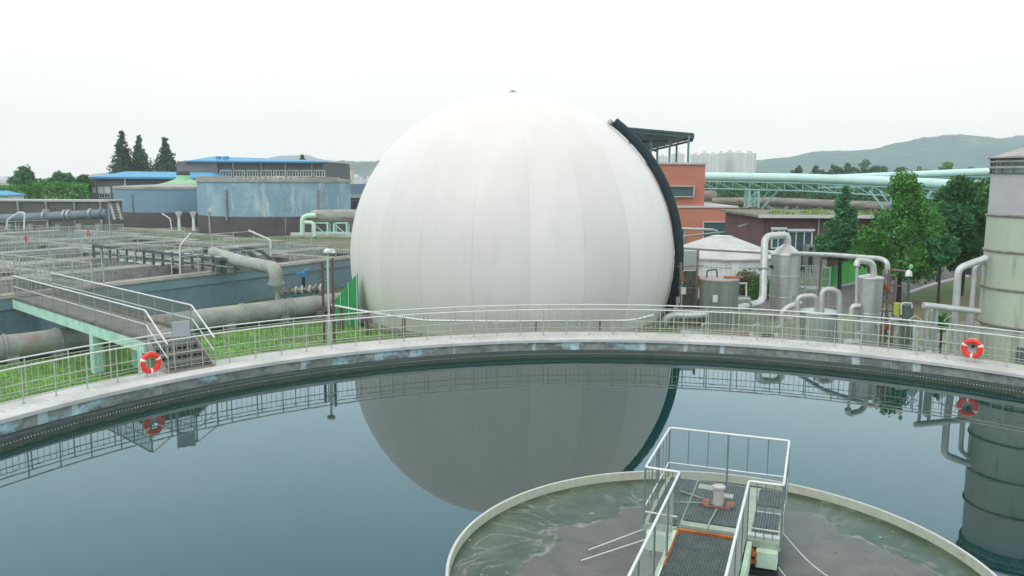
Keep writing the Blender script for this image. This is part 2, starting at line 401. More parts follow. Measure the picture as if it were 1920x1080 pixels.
# ================================================================== feed well and platform
def feedwell():
    t = thing('feed_well', 'low round steel rim ring in the middle of the tank holding back scum', 'feed well', (CT.x, CT.y, WZ))
    m = mat('feedwell_paint', (.30, .32, .24), .7, col2=(.30, .30, .24), scale=2, var=.15, vscale=8, col3=(.15, .15, .1), scale3=3, lo3=.6, hi3=.75, stretch3=(1, 1, 5))
    b = MB(); b.lathe([(4.735, -1.2), (4.735, -.425), (4.69, -.425), (4.69, -1.2)], CT, 160); b.build('rim_wall', m, t)
    m2 = mat('rim_edge', (.48, .50, .44), .6, var=.1); b = MB(); b.lathe([(4.75, -.44), (4.75, -.415), (4.70, -.415), (4.70, -.44)], CT, 160, smooth=False); b.build('rim_edge', m2, t)
    # scum surface
    m = bpy.data.materials.new('scum_water'); m.use_nodes = True; n, l, M = tools(m); bs = n['Principled BSDF']; bs.inputs['Roughness'].default_value = .38; bs.inputs['Specular IOR Level'].default_value = .3
    geo = n.new('ShaderNodeNewGeometry'); s = n.new('ShaderNodeSeparateXYZ'); l.new(geo.outputs['Position'], s.inputs[0])
    def N(sc, det=5, dist=0, vec=None):
        t_ = n.new('ShaderNodeTexNoise'); t_.inputs['Scale'].default_value = sc; t_.inputs['Detail'].default_value = det; t_.inputs['Distortion'].default_value = dist
        l.new(vec or geo.outputs['Position'], t_.inputs['Vector']); return t_.outputs[0]
    def RG(x, a, b_, c=0, d=1):
        r = n.new('ShaderNodeMapRange'); l.new(x, r.inputs[0]) ; r.inputs[1].default_value = a; r.inputs[2].default_value = b_; r.inputs[3].default_value = c; r.inputs[4].default_value = d; return r.outputs[0]
    def MX(f, a, b_):
        x = n.new('ShaderNodeMixRGB'); l.new(f, x.inputs[0])
        for i, q in ((1, a), (2, b_)):
            if isinstance(q, tuple): x.inputs[i].default_value = lin(q)
            else: l.new(q, x.inputs[i])
        return x.outputs[0]
    dx = M('SUBTRACT', s.outputs['X'], CT.x + .15); dy = M('SUBTRACT', s.outputs['Y'], CT.y - .6)
    rad = M('SQRT', M('ADD', M('MULTIPLY', dx, dx), M('MULTIPLY', dy, dy)))
    rad2 = M('ADD', rad, RG(N(.7, 4), 0, 1, -1.2, 1.2))
    core = RG(rad2, 3.65, 3.78, 1, 0)
    green = MX(RG(N(1.1, 5, .6), .4, .62), (.030, .054, .028), (.062, .088, .050))
    streak = M('MULTIPLY', RG(M('ABSOLUTE', M('SUBTRACT', N(.62, 6, 1.6), .5)), 0.0, .03, 1, 0), RG(N(.9, 4), .44, .54))
    veil = M('MULTIPLY', RG(N(1.6, 6, 2.5), .56, .70), .4)
    green = MX(M('MULTIPLY', streak, .6), green, (.24, .215, .175))
    green = MX(veil, green, (.135, .15, .10))
    spots = RG(N(5, 2), .72, .76); green = MX(spots, green, (.26, .29, .23))
    brown = MX(RG(N(2.2, 6, .5), .35, .7), (.082, .074, .064), (.118, .107, .092))
    edge = M('MULTIPLY', RG(M('ABSOLUTE', M('SUBTRACT', rad2, 3.74)), 0, .07, 1, 0), RG(N(1.3), .45, .6))
    c = MX(core, green, brown); c = MX(M('MULTIPLY', edge, .7), c, (.30, .27, .26))
    l.new(c, bs.inputs['Base Color'])
    bp = n.new('ShaderNodeBump'); bp.inputs['Strength'].default_value = .25; bp.inputs['Distance'].default_value = .02; l.new(N(9, 6), bp.inputs['Height']); l.new(bp.outputs[0], bs.inputs['Normal'])
    b = MB(); b.lathe([(0.001, -.60), (4.70, -.60)], CT, 96, smooth=False)
    tag(b.build('scum_water', m), kind='structure')
feedwell()
def flecks():
    rnd = random.Random(9); b = MB()
    for i in range(260):
        a = rnd.uniform(0, 6.28); rr = rnd.uniform(2.6, 4.62); c = V(CT.x + rr * math.cos(a), CT.y + rr * math.sin(a), -.594); s_ = rnd.choice((.008, .012, .02)) * rnd.uniform(.6, 1.6); n = 6
        if mnoise.noise(c * .8) < -.05 and rnd.random() < .8: continue
        top = [c + V(math.cos(k * 1.047 + a) * s_ * rnd.uniform(.6, 1.3), math.sin(k * 1.047 + a) * s_ * rnd.uniform(.6, 1.3), .006) for k in range(n)]
        b.poly(top, .012)
    tag(b.build('scum_flecks', mat('froth', (.26, .26, .21), .8, col2=(.17, .165, .12), scale=2, island=.3)), 'pale froth flecks floating on the green scum', 'froth', kind='stuff')
flecks()

O = G(1256, 802, 1.05); C2 = G(1482, 827, 1.05); 
pv = (C2 - O); pv.z = 0; pv.normalize(); pu = V(-pv.y, pv.x, 0)
O = V(O.x, O.y, 0)
def L(v, w, z=0): return O + pv * v - pu * w + V(0, 0, z)
PW = 2.42; PD = 2.62; WA, WB = .63, 1.84
def platform():
    t = thing('service_bridge', 'steel walkway with open grating deck and handrails ending in a platform over the scum ring', 'walkway', L(1.2, 1.3, 0))
    dg = mat('deck_grating', (.15, .19, .20), .6, .2, col2=(.20, .23, .22), scale=3, var=.2)
    b = MB(); x = WA + .06
    z0 = -.02
    while x < WB - .04:
        b.bar(L(x, 2.78, z0), L(x, 20, z0), .006, .035); x += .05
    w = 2.80
    while w < 20:
        b.bar(L(WA + .06, w, z0), L(WB - .05, w, z0), .012, .02); w += .06
    b.build('walkway_grating', dg, t)
    b = MB()
    for (v0, v1, w0, w1) in ((.08, .62, .1, 1.0), (.66, 1.62, .1, 2.2), (1.92, 2.34, .1, 1.0), (1.92, 2.34, 1.35, 2.5), (1.66, 1.68, .1, 2.4), (.08, .62, 1.05, 2.5)):
        if v1 - v0 < .1: continue
        x = v0
        while x <= v1:
            b.bar(L(x, w0, -.01), L(x, w1, -.01), .008, .03); x += .05
        w = w0
        while w <= w1:
            b.bar(L(v0, w, -.01), L(v1, w, -.01), .012, .02); w += .065
    b.build('platform_grating', dg, t)
    gp = mat('platform_green', (.33, .39, .30), .65, col2=(.25, .3, .24), scale=3, var=.15)
    b = MB()
    for w in (.04, .62, 1.25, 1.9, 2.56): b.bar(L(0, w, -.09), L(PW, w, -.09), .09, .12)
    for v in (.03, .64, 1.76, 2.39): b.bar(L(v, 0, -.095), L(v, PD, -.095), .08, .12)
    b.box(L(1.78, 1.3, -.012), (.24, 2.4, .03), pv, pu); b.box(L(.85, .42, -.003), (.3, .26, .03), pv, pu); b.box(L(1.28, .75, -.004), (.3, .2, .03), pv, pu)
    b.box(L(1.15, 2.40, -.006), (1.0, .2, .03), pv, pu)
    b.build('platform_frame', gp, t)
    b = MB(); b.box(L(1.22, 2.63, -.12), (1.17, .02, .3), pv, pu); b.build('toe_plate', mat('toe_plate', (.2, .27, .23), .6, var=.15), t)
    b = MB(); b.bar(L(WA + .02, 2.74, -.0), L(WB, 2.74, -.0), .07, .07); b.bar(L(WA + .03, 2.75, 0.005), L(WA + .03, 4.2, 0.005), .035, .03)
    b.build('edge_angle', mat('orange_rust', (.42, .13, .02), .8, col2=(.25, .08, .02), scale=5, var=.3), t)
    b = MB()
    for v in (WA - .03, WB + .06): b.bar(L(v, 2.7, -.2), L(v, 20, -.2), .08, .36)
    b.build('side_beam', mint_light, t)
    b = MB(); b.box(L(.33, PD - .02, -.30), (.52, .3, .34), pv, pu); b.build('bearing_box', mint_light, t, .01)
    b = MB(); b.box(L(2.2, PD - .02, -.30), (.36, .34, .30), pv, pu); b.build('bearing_box', mint_light, t, .01)
    b = MB(); b.box(L(2.12, PD - .18, -.04), (.6, .16, .12), pv, pu); b.build('channel_beam', mat('channel_paint', (.46, .5, .47), .6, var=.15), t, .008)
    b = MB(); b.box(L(1.93, PD + .08, -.20), (.22, .3, .05), pv, pu, V(.1, .1, 1).normalized()); b.box(L(1.93, PD + .12, -.33), (.22, .2, .05), pv, pu); b.box(L(1.9, PD + .02, -.27), (.12, .1, .12), pv, pu)
    b.build('rusty_bracket', mat('bright_rust', (.45, .14, .025), .85, col2=(.18, .06, .03), scale=9, lo=.45, hi=.55, var=.3), t)
    b = MB(); cc = L(1.22, 1.3, 0)
    b.cyl(cc, .95, -1.3, -.55, 32); b.box(L(2.15, PD - .05, -.62), (.5, .4, .24), pv, pu); b.box(L(.33, PD - .05, -.6), (.4, .3, .26), pv, pu); b.build('drive_column', black, t)
    # sampling tube in the middle
    b = MB(); c = L(1.2, 1.32, 0); b.cyl(c, .105, .02, .36, 20, .095); b.cyl(c, .125, .36, .40, 20); b.build('tube', mat('pinkish_tube', (.42, .38, .36), .6, var=.15), t)
    b = MB(); b.box(c + pv * -.24 + V(0, 0, .035), (.14, .3, .05), pv, pu); b.box(c + pv * .22 + V(0, 0, .035), (.16, .26, .05), pv, pu); b.box(c - pu * .18 + V(0, 0, .03), (.5, .06, .05), pv, pu); b.build('tube_bracket', rust, t)
    b = MB(); b.tube([c - pu * .25 + V(0, 0, .03), L(1.12, 2.6, .02)], .016, 6); b.tube([L(.4, .9, .03), c + V(0, 0, .04)], .012, 6); b.tube([L(.4, 1.5, .03), c + V(0, 0, .04)], .012, 6); b.build('conduit', galv, t)
    # rails
    path = [L(WA, 20, 1.05), L(WA, PD, 1.05), L(0, PD - .03, 1.05), L(0, 0, 1.05), L(PW, 0, 1.05), L(PW, PD, 1.05), L(WB, PD, 1.05), L(WB, 20, 1.05)]
    MB().tube(smooth_path(path, .07, 4), .024, 10).build('top_rail', white_rail, t)
    b = MB()
    for z in (.28,):
        b.tube(smooth_path([L(0, PD - .03, z), L(0, 0, z), L(PW, 0, z), L(PW, PD, z)], .06, 3), .014, 8)
        b.tube([L(0, PD - .03, .2), L(WA, PD, .2)], .014, 8); b.tube([L(PW, PD, .2), L(WB, PD, .2)], .014, 8)
    b.build('toe_rail', white_rail, t)
    posts = [(0, 0), (PW, 0), (0, PD - .03), (PW, PD), (WA, PD), (WB, PD), (1.22, 0), (0, 1.3), (PW, 1.3)] + [(WA, 2.6 + 1.2 * k) for k in range(1, 12)] + [(WB, 2.6 + 1.2 * k) for k in range(1, 12)]
    for (v, w) in posts: MB().tube([L(v, w, -.1), L(v, w, 1.04)], .021, 8).build('post', mat('dull_galvanised', (.20, .235, .225), .55, .3, var=.15), t)
    dark_galv = mat('dull_galvanised', (.20, .235, .225), .55, .3, var=.15)
    def balusters(p0, p1, n, z0, z1, r=.0085):
        b = MB()
        for k in range(1, n):
            q = p0 + (p1 - p0) * k / n; b.tube([q + V(0, 0, z0), q + V(0, 0, z1)], r, 6)
        b.build('bar_panel', dark_galv, t)
    balusters(L(0, 0), L(1.22, 0), 3, .28, 1.04, .011); balusters(L(1.22, 0), L(PW, 0), 3, .28, 1.04, .011)
    balusters(L(0, PD - .03), L(0, 0), 7, .0, 1.04); balusters(L(PW, PD), L(PW, 0), 7, .0, 1.04); balusters(L(0, PD - .03), L(WA, PD), 5, -.1, 1.04); balusters(L(PW, PD), L(WB, PD), 4, .0, 1.04)
    # wire mesh infill along the walkway and the front of the platform
    def mesh_panel(p0, p1, z0, z1, sp, r=.0035):
        b = MB(); d = p1 - p0; Ln = d.length; d.normalize(); H = z1 - z0
        s_ = -H
        while s_ < Ln:
            a = max(s_, 0); e = min(s_ + H, Ln)
            b.bar(p0 + d * a + V(0, 0, z0 + (a - s_)), p0 + d * e + V(0, 0, z0 + (e - s_)), r, r)
            b.bar(p0 + d * a + V(0, 0, z1 - (a - s_)), p0 + d * e + V(0, 0, z1 - (e - s_)), r, r)
            s_ += sp
        b.build('mesh_panel', galv, t)
    mesh_panel(L(WB, PD), L(WB, 9), .03, 1.02, .05, .006); mesh_panel(L(WA, PD + .6), L(WA, 9), .03, 1.02, .07, .003)
    mesh_panel(L(0, 0), L(1.2, 0), .03, .28, .05); mesh_panel(L(1.22, 0), L(PW, 0), .03, .28, .05)
platform()
for pts, lab in ((((1200, 990), (1104, 1031)), 'upper of two thin pale rods slanting left into brown scum'),
                 (((1196, 1025), (1090, 1051)), 'lower of two thin pale rods slanting left into brown scum')):
    a = G(*pts[0], -.2); e = G(*pts[1], WZ - .02)
    b = MB(); b.tube([L(.1, PD - .4, -.22) if 'upper' in lab else L(.1, PD, -.3), e], .012, 6); 
    o = b.build('rod', white_rail); tag(o, lab, 'rod', 'rods on the scum well')
for a, e, lab in ((L(PW, 1.9, -.1), G(1575, 1095, WZ), 'pale rope running down right from the platform edge into the scum, upper one'), (L(PW - .02, PD, -.45), G(1520, 1110, WZ), 'pale rope hanging low from the dark corner box on the platform right')):
    pts = []
    for k in range(13):
        q = k / 12; p = a.lerp(e, q); p.z -= .10 * math.sin(math.pi * q); pts.append(p)
    tag(MB().tube(pts, .010, 6).build('rope', white_rail), lab, 'rope', 'ropes on the scum well')

# ================================================================== gas holder
SC = V(0.0, 44.3, 2.18); SR = 8.61
SC.x = at(960, 480, 44.3).x
def gasholder():
    t = thing('gas_holder', 'huge white spherical gas balloon with sewn panels, behind the water tank', 'gas holder', (SC.x, SC.y, GZ))
    NG = 21; ph0 = R(-90 + 5.3)
    m = bpy.data.materials.new('balloon_membrane'); m.use_nodes = True; n, l, M = tools(m); bs = n['Principled BSDF']; bs.inputs['Roughness'].default_value = .5
    geo = n.new('ShaderNodeNewGeometry'); s = n.new('ShaderNodeSeparateXYZ'); l.new(geo.outputs['Position'], s.inputs[0])
    ang = M('ARCTAN2', M('SUBTRACT', s.outputs['Y'], SC.y), M('SUBTRACT', s.outputs['X'], SC.x))
    u = M('MULTIPLY', M('SUBTRACT', ang, ph0), NG / (2 * math.pi)); fl = M('FLOOR', u); fr = M('SUBTRACT', u, fl)
    wn_ = n.new('ShaderNodeTexWhiteNoise'); wn_.noise_dimensions = '1D'; l.new(fl, wn_.inputs['W'])
    r1 = n.new('ShaderNodeMapRange'); l.new(wn_.outputs['Value'], r1.inputs[0]); r1.inputs[3].default_value = .87; r1.inputs[4].default_value = 1.03
    seam = M('LESS_THAN', M('MINIMUM', fr, M('SUBTRACT', 1, fr)), .010)
    mpn = n.new('ShaderNodeMapping'); mpn.inputs['Scale'].default_value = (1, 1, .22); l.new(geo.outputs['Position'], mpn.inputs[0])
    nz = n.new('ShaderNodeTexNoise'); nz.inputs['Scale'].default_value = .9; nz.inputs['Detail'].default_value = 5; l.new(mpn.outputs[0], nz.inputs['Vector'])
    r2 = n.new('ShaderNodeMapRange'); l.new(nz.outputs[0], r2.inputs[0]); r2.inputs[1].default_value = .3; r2.inputs[2].default_value = .7; r2.inputs[3].default_value = .96; r2.inputs[4].default_value = 1.02
    hz_ = n.new('ShaderNodeMapRange'); l.new(s.outputs['Z'], hz_.inputs[0]); hz_.inputs[1].default_value = 9.6; hz_.inputs[2].default_value = 3.5; hz_.inputs[3].default_value = 0; hz_.inputs[4].default_value = 1
    # weather streaks running down the lower skin
    st = n.new('ShaderNodeTexNoise'); st.inputs['Scale'].default_value = 1.6; st.inputs['Detail'].default_value = 4
    mp3 = n.new('ShaderNodeMapping'); mp3.inputs['Scale'].default_value = (1, 1, .08); l.new(geo.outputs['Position'], mp3.inputs[0]); l.new(mp3.outputs[0], st.inputs['Vector'])
    r3 = n.new('ShaderNodeMapRange'); l.new(st.outputs[0], r3.inputs[0]); r3.inputs[1].default_value = .5; r3.inputs[2].default_value = .75; r3.inputs[3].default_value = 0; r3.inputs[4].default_value = .05
    dirt = M('SUBTRACT', 1, M('MULTIPLY', r3.outputs[0], hz_.outputs[0]))
    pan = M('ADD', 1, M('MULTIPLY', M('SUBTRACT', r1.outputs[0], 1), hz_.outputs[0]))
    f = M('MULTIPLY', M('MULTIPLY', M('MULTIPLY', pan, dirt), r2.outputs[0]), M('SUBTRACT', 1, M('MULTIPLY', M('MULTIPLY', seam, .10), hz_.outputs[0])))
    wb = n.new('ShaderNodeTexNoise'); wb.inputs['Scale'].default_value = .8; wb.inputs['Detail'].default_value = 3; l.new(mpn.outputs[0], wb.inputs['Vector'])
    bpn = n.new('ShaderNodeBump'); bpn.inputs['Strength'].default_value = .35; bpn.inputs['Distance'].default_value = .12; l.new(wb.outputs[0], bpn.inputs['Height']); l.new(bpn.outputs[0], bs.inputs['Normal'])
    sc = n.new('ShaderNodeVectorMath'); sc.operation = 'SCALE'; sc.inputs[0].default_value = (.725, .66, .61); l.new(f, sc.inputs['Scale']); l.new(sc.outputs[0], bs.inputs['Base Color'])
    b = MB(); K = 14; seg = NG * K; th0 = math.asin((GZ + .15 - SC.z) / SR); rows = 60; vs = []
    for i in range(rows + 1):
        th = th0 + (R(90) - th0) * i / rows
        for j in range(seg):
            ph = ph0 + 2 * math.pi * j / seg; q = (j % K) / K
            rr = SR * (1 + .0035 * min(1, max(0, (R(62) - th) / R(40))) * (math.sin(math.pi * q) ** .6 if q > 0 else 0) * max(0, math.cos(th)) - .001)
            vs.append(SC + V(math.cos(th) * math.cos(ph), math.cos(th) * math.sin(ph), math.sin(th)) * rr)
    b.add(vs, [(i * seg + j, i * seg + (j + 1) % seg, (i + 1) * seg + (j + 1) % seg, (i + 1) * seg + j) for i in range(rows) for j in range(seg)], True)
    b.build('membrane', m, t)
    b = MB(); rb = SR * math.cos(th0); b.lathe([(rb + .5, GZ - .2), (rb + .5, GZ + .18), (rb - .3, GZ + .2)], V(SC.x, SC.y, 0), 96, smooth=False); b.build('base_ring', mat('mossy_concrete', (.20, .22, .15), .9, col2=(.13, .16, .09), scale=1.5, var=.3), t)
    b = MB(); b.cyl(SC, .22, SC.z + SR - .03, SC.z + SR + .07, 20); b.cyl(SC, .09, SC.z + SR + .07, SC.z + SR + .16, 12); b.build('top_cap', galv, t)
    # dark air duct lying on the right flank
    oy = -1.62; dk = mat('duct_blue_black', (.012, .03, .036), .85, var=.2)
    pts = [SC + V(math.cos(R(a)) * 8.75, oy, math.sin(R(a)) * 8.75) for a in [53.5 - k * (53.5 + 19) / 40 for k in range(41)]]
    duct = MB().tube(pts, .24, 18).build('air_duct', dk, t)
    e = pts[0]; d = (pts[0] - pts[1]).normalized()
    MB().tube([e + d * .02 - V(.25, 0, .12), e + d * .12 - V(.02, 0, .02)], .16, 14).build('duct_flange', galv, duct)
    b = MB(); base = pts[-1]
    for k in range(5):
        p = base + V(-.55 + k * .18, -.15 * k + .3, .3); b.bar(p, V(p.x - .28, p.y, GZ), .05, .05)
    b.build('duct_stand', dk, t)
gasholder()

# white service pipe round the foot of the balloon
def ball_pipe():
    t = thing('service_pipe', 'thin white pipe on dark brown posts curving round the foot of the white balloon', 'pipe', G(757, 632))
    z = .09
    px = [(622, 572), (680, 583), (740, 593), (797, 601), (900, 602), (1000, 602), (1100, 602), (1185, 601), (1215, 593)]
    P = [G(x, y, z) for x, y in px]; P[-1] = at(1225, 591, P[-2].y + .5)
    MB().tube(smooth_path(P, .4, 3), .05, 10).build('pipe', white_rail, t)
    for x, y in ((640, 575), (690, 585), (757, 596)):
        p = G(x, y, z); MB().bar(V(p.x, p.y, GZ), V(p.x, p.y, z), .14, .14).build('post', brown_steel, t)
    for x, y in ((1005, 602), (1125, 602)):
        p = G(x, y, z); MB().bar(V(p.x, p.y, GZ), V(p.x, p.y, z), .06, .06).build('post', brown_steel, t)
ball_pipe()

def netting(name, a, c, h, label, posts=5, mcol=(.03, .28, .07), z0=GZ, hs=None):
    a, c = Vector(a), Vector(c); t = thing(name, label, 'fence', (a.x, a.y, z0))
    m = mat('netting_%s' % name + str(round(mcol[0] * 100)), mcol, .7, col2=tuple(q * 1.35 for q in mcol), scale=2.5, stretch=(4, 4, .3), var=.15, trans=.3)
    N = 40; vs = []
    d = (c - a); nrm = V(-d.y, d.x, 0).normalized()
    for k in range(N + 1):
        q = k / N; p = a.lerp(c, q); hh = h if hs is None else hs[0] + (hs[1] - hs[0]) * q
        o = nrm * .03 * math.sin(q * 60)
        vs += [V(p.x + o.x, p.y + o.y, z0), V(p.x - o.x, p.y - o.y, z0 + hh)]
    b = MB(); b.add(vs, [(2 * i, 2 * i + 2, 2 * i + 3, 2 * i + 1) for i in range(N)]); b.add([v + nrm * .012 for v in vs], [(2 * i, 2 * i + 1, 2 * i + 3, 2 * i + 2) for i in range(N)])
    b.build('netting', m, t)
    for k in range(posts):
        q = k / (posts - 1); p = a.lerp(c, q); hh = (h if hs is None else hs[0] + (hs[1] - hs[0]) * q) + .05
        MB().tube([V(p.x, p.y, z0) - nrm * .05, V(p.x, p.y, z0 + hh) - nrm * .05], .025, 6).build('post', mint, t)
    return t
netting('green_screen', at(626, 600, 41.5), at(672, 600, 39.5), 2, 'bright green netting screen rising beside the left edge of the white balloon', 4, (.04, .33, .10), hs=(1.0, 2.7))

# ================================================================== left side: lawn, footbridge, pipes
def sheet(name, pts, z, m, kind='structure'):
    b = MB(); b.add([V(p[0], p[1], z) for p in pts], [tuple(range(len(pts)))]); o = b.build(name, m); tag(o, kind=kind); return o
lawn_m = mat('lawn', (.075, .18, .03), .95, col2=(.13, .32, .035), scale=.8, var=.35, vscale=9, col3=(.14, .135, .07), scale3=.7, lo3=.54, hi3=.66, bump=.4)
sheet('lawn', [(-60, 18), (-14, 10), (-11, 30), (-4, 36), (-6, 41), (-14, 38.4), (-22, 33.5), (-60, 26)], GZ + .012, lawn_m)
def grass_tufts():
    b = MB(); g = mat('grass_blades', (.075, .19, .03), .9, col2=(.17, .25, .05), scale=.6, lo=.45, hi=.55, var=.3, island=.18, trans=.3)
    for i in range(30000):
        x = random.uniform(-34, -5); y = random.uniform(19, 41)
        d = math.hypot(x - CT.x, y - CT.y)
        if d < 20.15 or y > 38.3 + (x + 14) * .34 or y > 33 + (x + 22) * .7 and x < -14: continue
        h = random.uniform(.04, .11); a = random.uniform(0, 3.14); w = .03
        dx, dy = math.cos(a) * w, math.sin(a) * w; lx, ly = random.uniform(-.06, .06), random.uniform(-.06, .06)
        b.add([V(x - dx, y - dy, GZ), V(x + dx, y + dy, GZ), V(x + lx, y + ly, GZ + h)], [(0, 1, 2)])
    tag(b.build('grass', g), 'short bright green grass between the round tank and the big pipe', 'grass', kind='stuff')
grass_tufts()

def footbridge():
    zt, zd, zr = .9, .9, 1.9
    A = G(23, 517, zr); B = G(272, 582, zr); C_ = G(93, 513, zr); D_ = G(358, 572, zr)
    A.z = B.z = C_.z = D_.z = 0
    dr = (A - B); dr.normalize(); wv = (D_ - B); wd = wv - dr * wv.dot(dr); wdt = wd.length; wd.normalize()
    Ln = (A - B).length - .05
    t = thing('footbridge', 'mint green footbridge with steel railings and a short stair down to the tank edge', 'footbridge', V(B.x, B.y, GZ))
    B2 = B + wd * wdt
    def Q(l, w, z): return B + dr * l + wd * w + V(0, 0, z)
    deckm = mat('bridge_deck', (.26, .25, .23), .85, col2=(.16, .16, .14), scale=2, var=.25)
    b = MB(); b.box(Q(Ln / 2, wdt / 2, zd - .04), (Ln, wdt, .06), dr, wd); b.build('deck', deckm, t)
    for w in (-.04, wdt + .04): MB().box(Q(Ln / 2, w, zd - .25), (Ln, .1, .40), dr, wd).build('side_beam', mint, t); MB().box(Q(Ln / 2, w, zd + .02), (Ln, .13, .12), dr, wd).build('deck_edge', mat('deck_edge', (.17, .15, .13), .9, col2=(.1, .1, .08), scale=2, var=.3), t)
    MB().box(Q(.1, wdt / 2, zd - .27), (.25, wdt - .04, .3), dr, wd).build('end_beam', mint, t)
    for l in (.35, 4.6):
        for w in ((.05, wdt - .05) if l > 1 else (.05,)):
            MB().box(Q(l, w, (zd - .35 + GZ) / 2), (.34, .34, zd - .35 - GZ), dr, wd).build('column', mint, t)
    if True: MB().box(Q(.35, wdt - .2, (zd - .35 + GZ) / 2), (.3, .3, zd - .35 - GZ), dr, wd).build('column', mint, t)
    # rails continuing down the stair
    sd_ = -dr; run = 1.55; zend = .02
    def S_(k, w, z): return B - dr * (run * k) + wd * w + V(0, 0, z)
    for w in (0, wdt):
        MB().tube(smooth_path([Q(Ln, w, zr), Q(0, w, zr), S_(1, w, zend + .95)], .08, 3), .028, 8).build('handrail', white_rail, t)
        MB().tube(smooth_path([Q(Ln, w, zr - .48), Q(0, w, zr - .48), S_(1, w, zend + .47)], .08, 3), .018, 8).build('middle_rail', white_rail, t)
        n = int(Ln / 1.45)
        for k in range(n + 1): MB().tube([Q(.02 + k * 1.45, w, zd), Q(.02 + k * 1.45, w, zr)], .022, 6).build('post', galv, t)
        MB().tube([S_(1, w, zend - .1), S_(1, w, zend + .95)], .024, 6).build('post', galv, t)
        b = MB(); x = .1
        while x < Ln: b.tube([Q(x, w, zd), Q(x, w, zr - .02)], .010, 4, caps=False); x += .11
        b.build('bar_panel', mat('brown_bars', (.20, .19, .16), .7, var=.2), t)
        MB().bar(S_(-.0, w, zd - .08), S_(1.02, w, zend - .16), .05, .22).build('stringer', concrete_dark, t)
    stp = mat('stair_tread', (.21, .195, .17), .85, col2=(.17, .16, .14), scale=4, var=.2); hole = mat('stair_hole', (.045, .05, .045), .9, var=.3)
    ns = 4; top0 = zd; bot0 = zend
    for k in range(ns):
        z1_ = top0 - (top0 - bot0) * k / ns; z0_ = top0 - (top0 - bot0) * (k + 1) / ns; kx = (k + 1) / ns
        tr = MB().box(S_(kx - .5 / ns, wdt / 2, z0_ - .02 + (.0 if k < ns - 1 else 0)), (run / ns + .04, wdt - .06, .04), dr, wd).build('step', stp, t)
        b = MB(); zc = (z0_ + z1_) / 2 - .02; hh = z1_ - z0_ - .05; xr = k / ns + .02
        for q in (0, 1): b.box(S_(xr, wdt / 2, zc + (hh / 2 - .02) * (1 - 2 * q)), (.03, wdt - .07, .04), dr, wd)
        for j in range(9): b.box(S_(xr, .06 + (wdt - .12) * j / 8, zc), (.032, .035, hh - .06), dr, wd)
        b.build('riser_grid', stp, t)
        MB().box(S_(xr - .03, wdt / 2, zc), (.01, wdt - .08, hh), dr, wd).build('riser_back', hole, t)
    # gate with sign plate
    p = at(322, 602, 26.4); q = at(355, 601, 26.7); b = MB()
    g = thing('gate_sign', 'small blank grey plate on two thin posts at the foot of the footbridge stairs', 'sign', V((p.x + q.x) / 2, (p.y + q.y) / 2, 0))
    d = q - p; d.z = 0; dn = d.normalized()
    MB().box((p + q) / 2 + V(0, 0, -.27) , (d.length, .03, .52), dn).build('plate', mat('grey_plate', (.42, .43, .43), .5, .2, var=.08), g, .03)
    for e in (p, q): MB().tube([V(e.x, e.y, 0), V(e.x, e.y, e.z)], .018, 6).build('post', galv, g)
footbridge()

pipe_m = mat('old_pipe', (.33, .335, .30), .75, col2=(.22, .23, .21), scale=.8, stretch=(1, 1, 1.5), var=.15, col3=(.27, .17, .14), scale3=.7, lo3=.55, hi3=.68)
def mainpipe():
    z = -.42; P = [G(-160, 672, z), G(60, 647, z), G(180, 628, z), G(400, 597, z), G(600, 571, z), G(700, 560, z)]
    t = thing('main_pipe', 'fat weathered concrete-grey pipe lying along the grass below the slate wall', 'pipe', V(P[3].x, P[3].y, GZ))
    MB().tube(P, .52, 28).build('pipe', pipe_m, t)
    for a, c, k in ((0, 1, .75), (1, 2, .38), (3, 4, .25), (3, 4, .7), (3, 4, .62)):
        p = P[a].lerp(P[c], k); d = (P[c] - P[a]).normalized(); MB().tube([p - d * .05, p + d * .05], .57, 28).build('flange', pipe_m, t)
    for a, c, k in ((0, 1, .8), (1, 2, .3), (2, 3, .5), (3, 4, .1), (3, 4, .6), (3, 4, .95)):
        p = P[a].lerp(P[c], k); d = (P[c] - P[a]).normalized(); MB().box(p + V(0, 0, -.42), (.4, 1.2, .34), d).build('saddle', concrete_dark, t)
    # small bend joining at the left
    e = P[1].lerp(P[0], .55)
    MB().tube(smooth_path([e + V(-.2, .2, .2), e + V(-.15, .1, .85), e + V(-2.2, .6, .9)], .4, 5), .19, 14).build('branch_pipe', pipe_m, t)
    # riser to the basin
    t2 = thing('riser_pipe', 'pale pipe bending down from the basin edge and narrowing onto the fat pipe', 'pipe', at(521, 600, 43))
    D = 41.6; top = at(516, 503, D)
    lw = pipe_m
    MB().tube(smooth_path([at(400, 474, 48), at(455, 491, 44.5), top, at(518, 533, D)], .55, 6), .34, 20).build('bend', mat('pale_pipe', (.35, .355, .31), .7, col2=(.25, .26, .22), scale=1.2, var=.15), t2)
    MB().tube([at(518, 532, D), at(520, 548, D)], [.36, .15], 20).build('reducer', galv, t2)
    MB().tube([at(520, 547, D), at(521, 592, D)], .13, 14).build('drop_pipe', lw, t2)
    MB().tube([at(518, 529, D), at(518, 534, D)], .42, 20).build('flange', galv, t2)
    MB().cyl(at(521, 592, D), .22, at(521, 593, D).z, at(521, 587, D).z, 16).build('flange', mint, t2)
mainpipe()
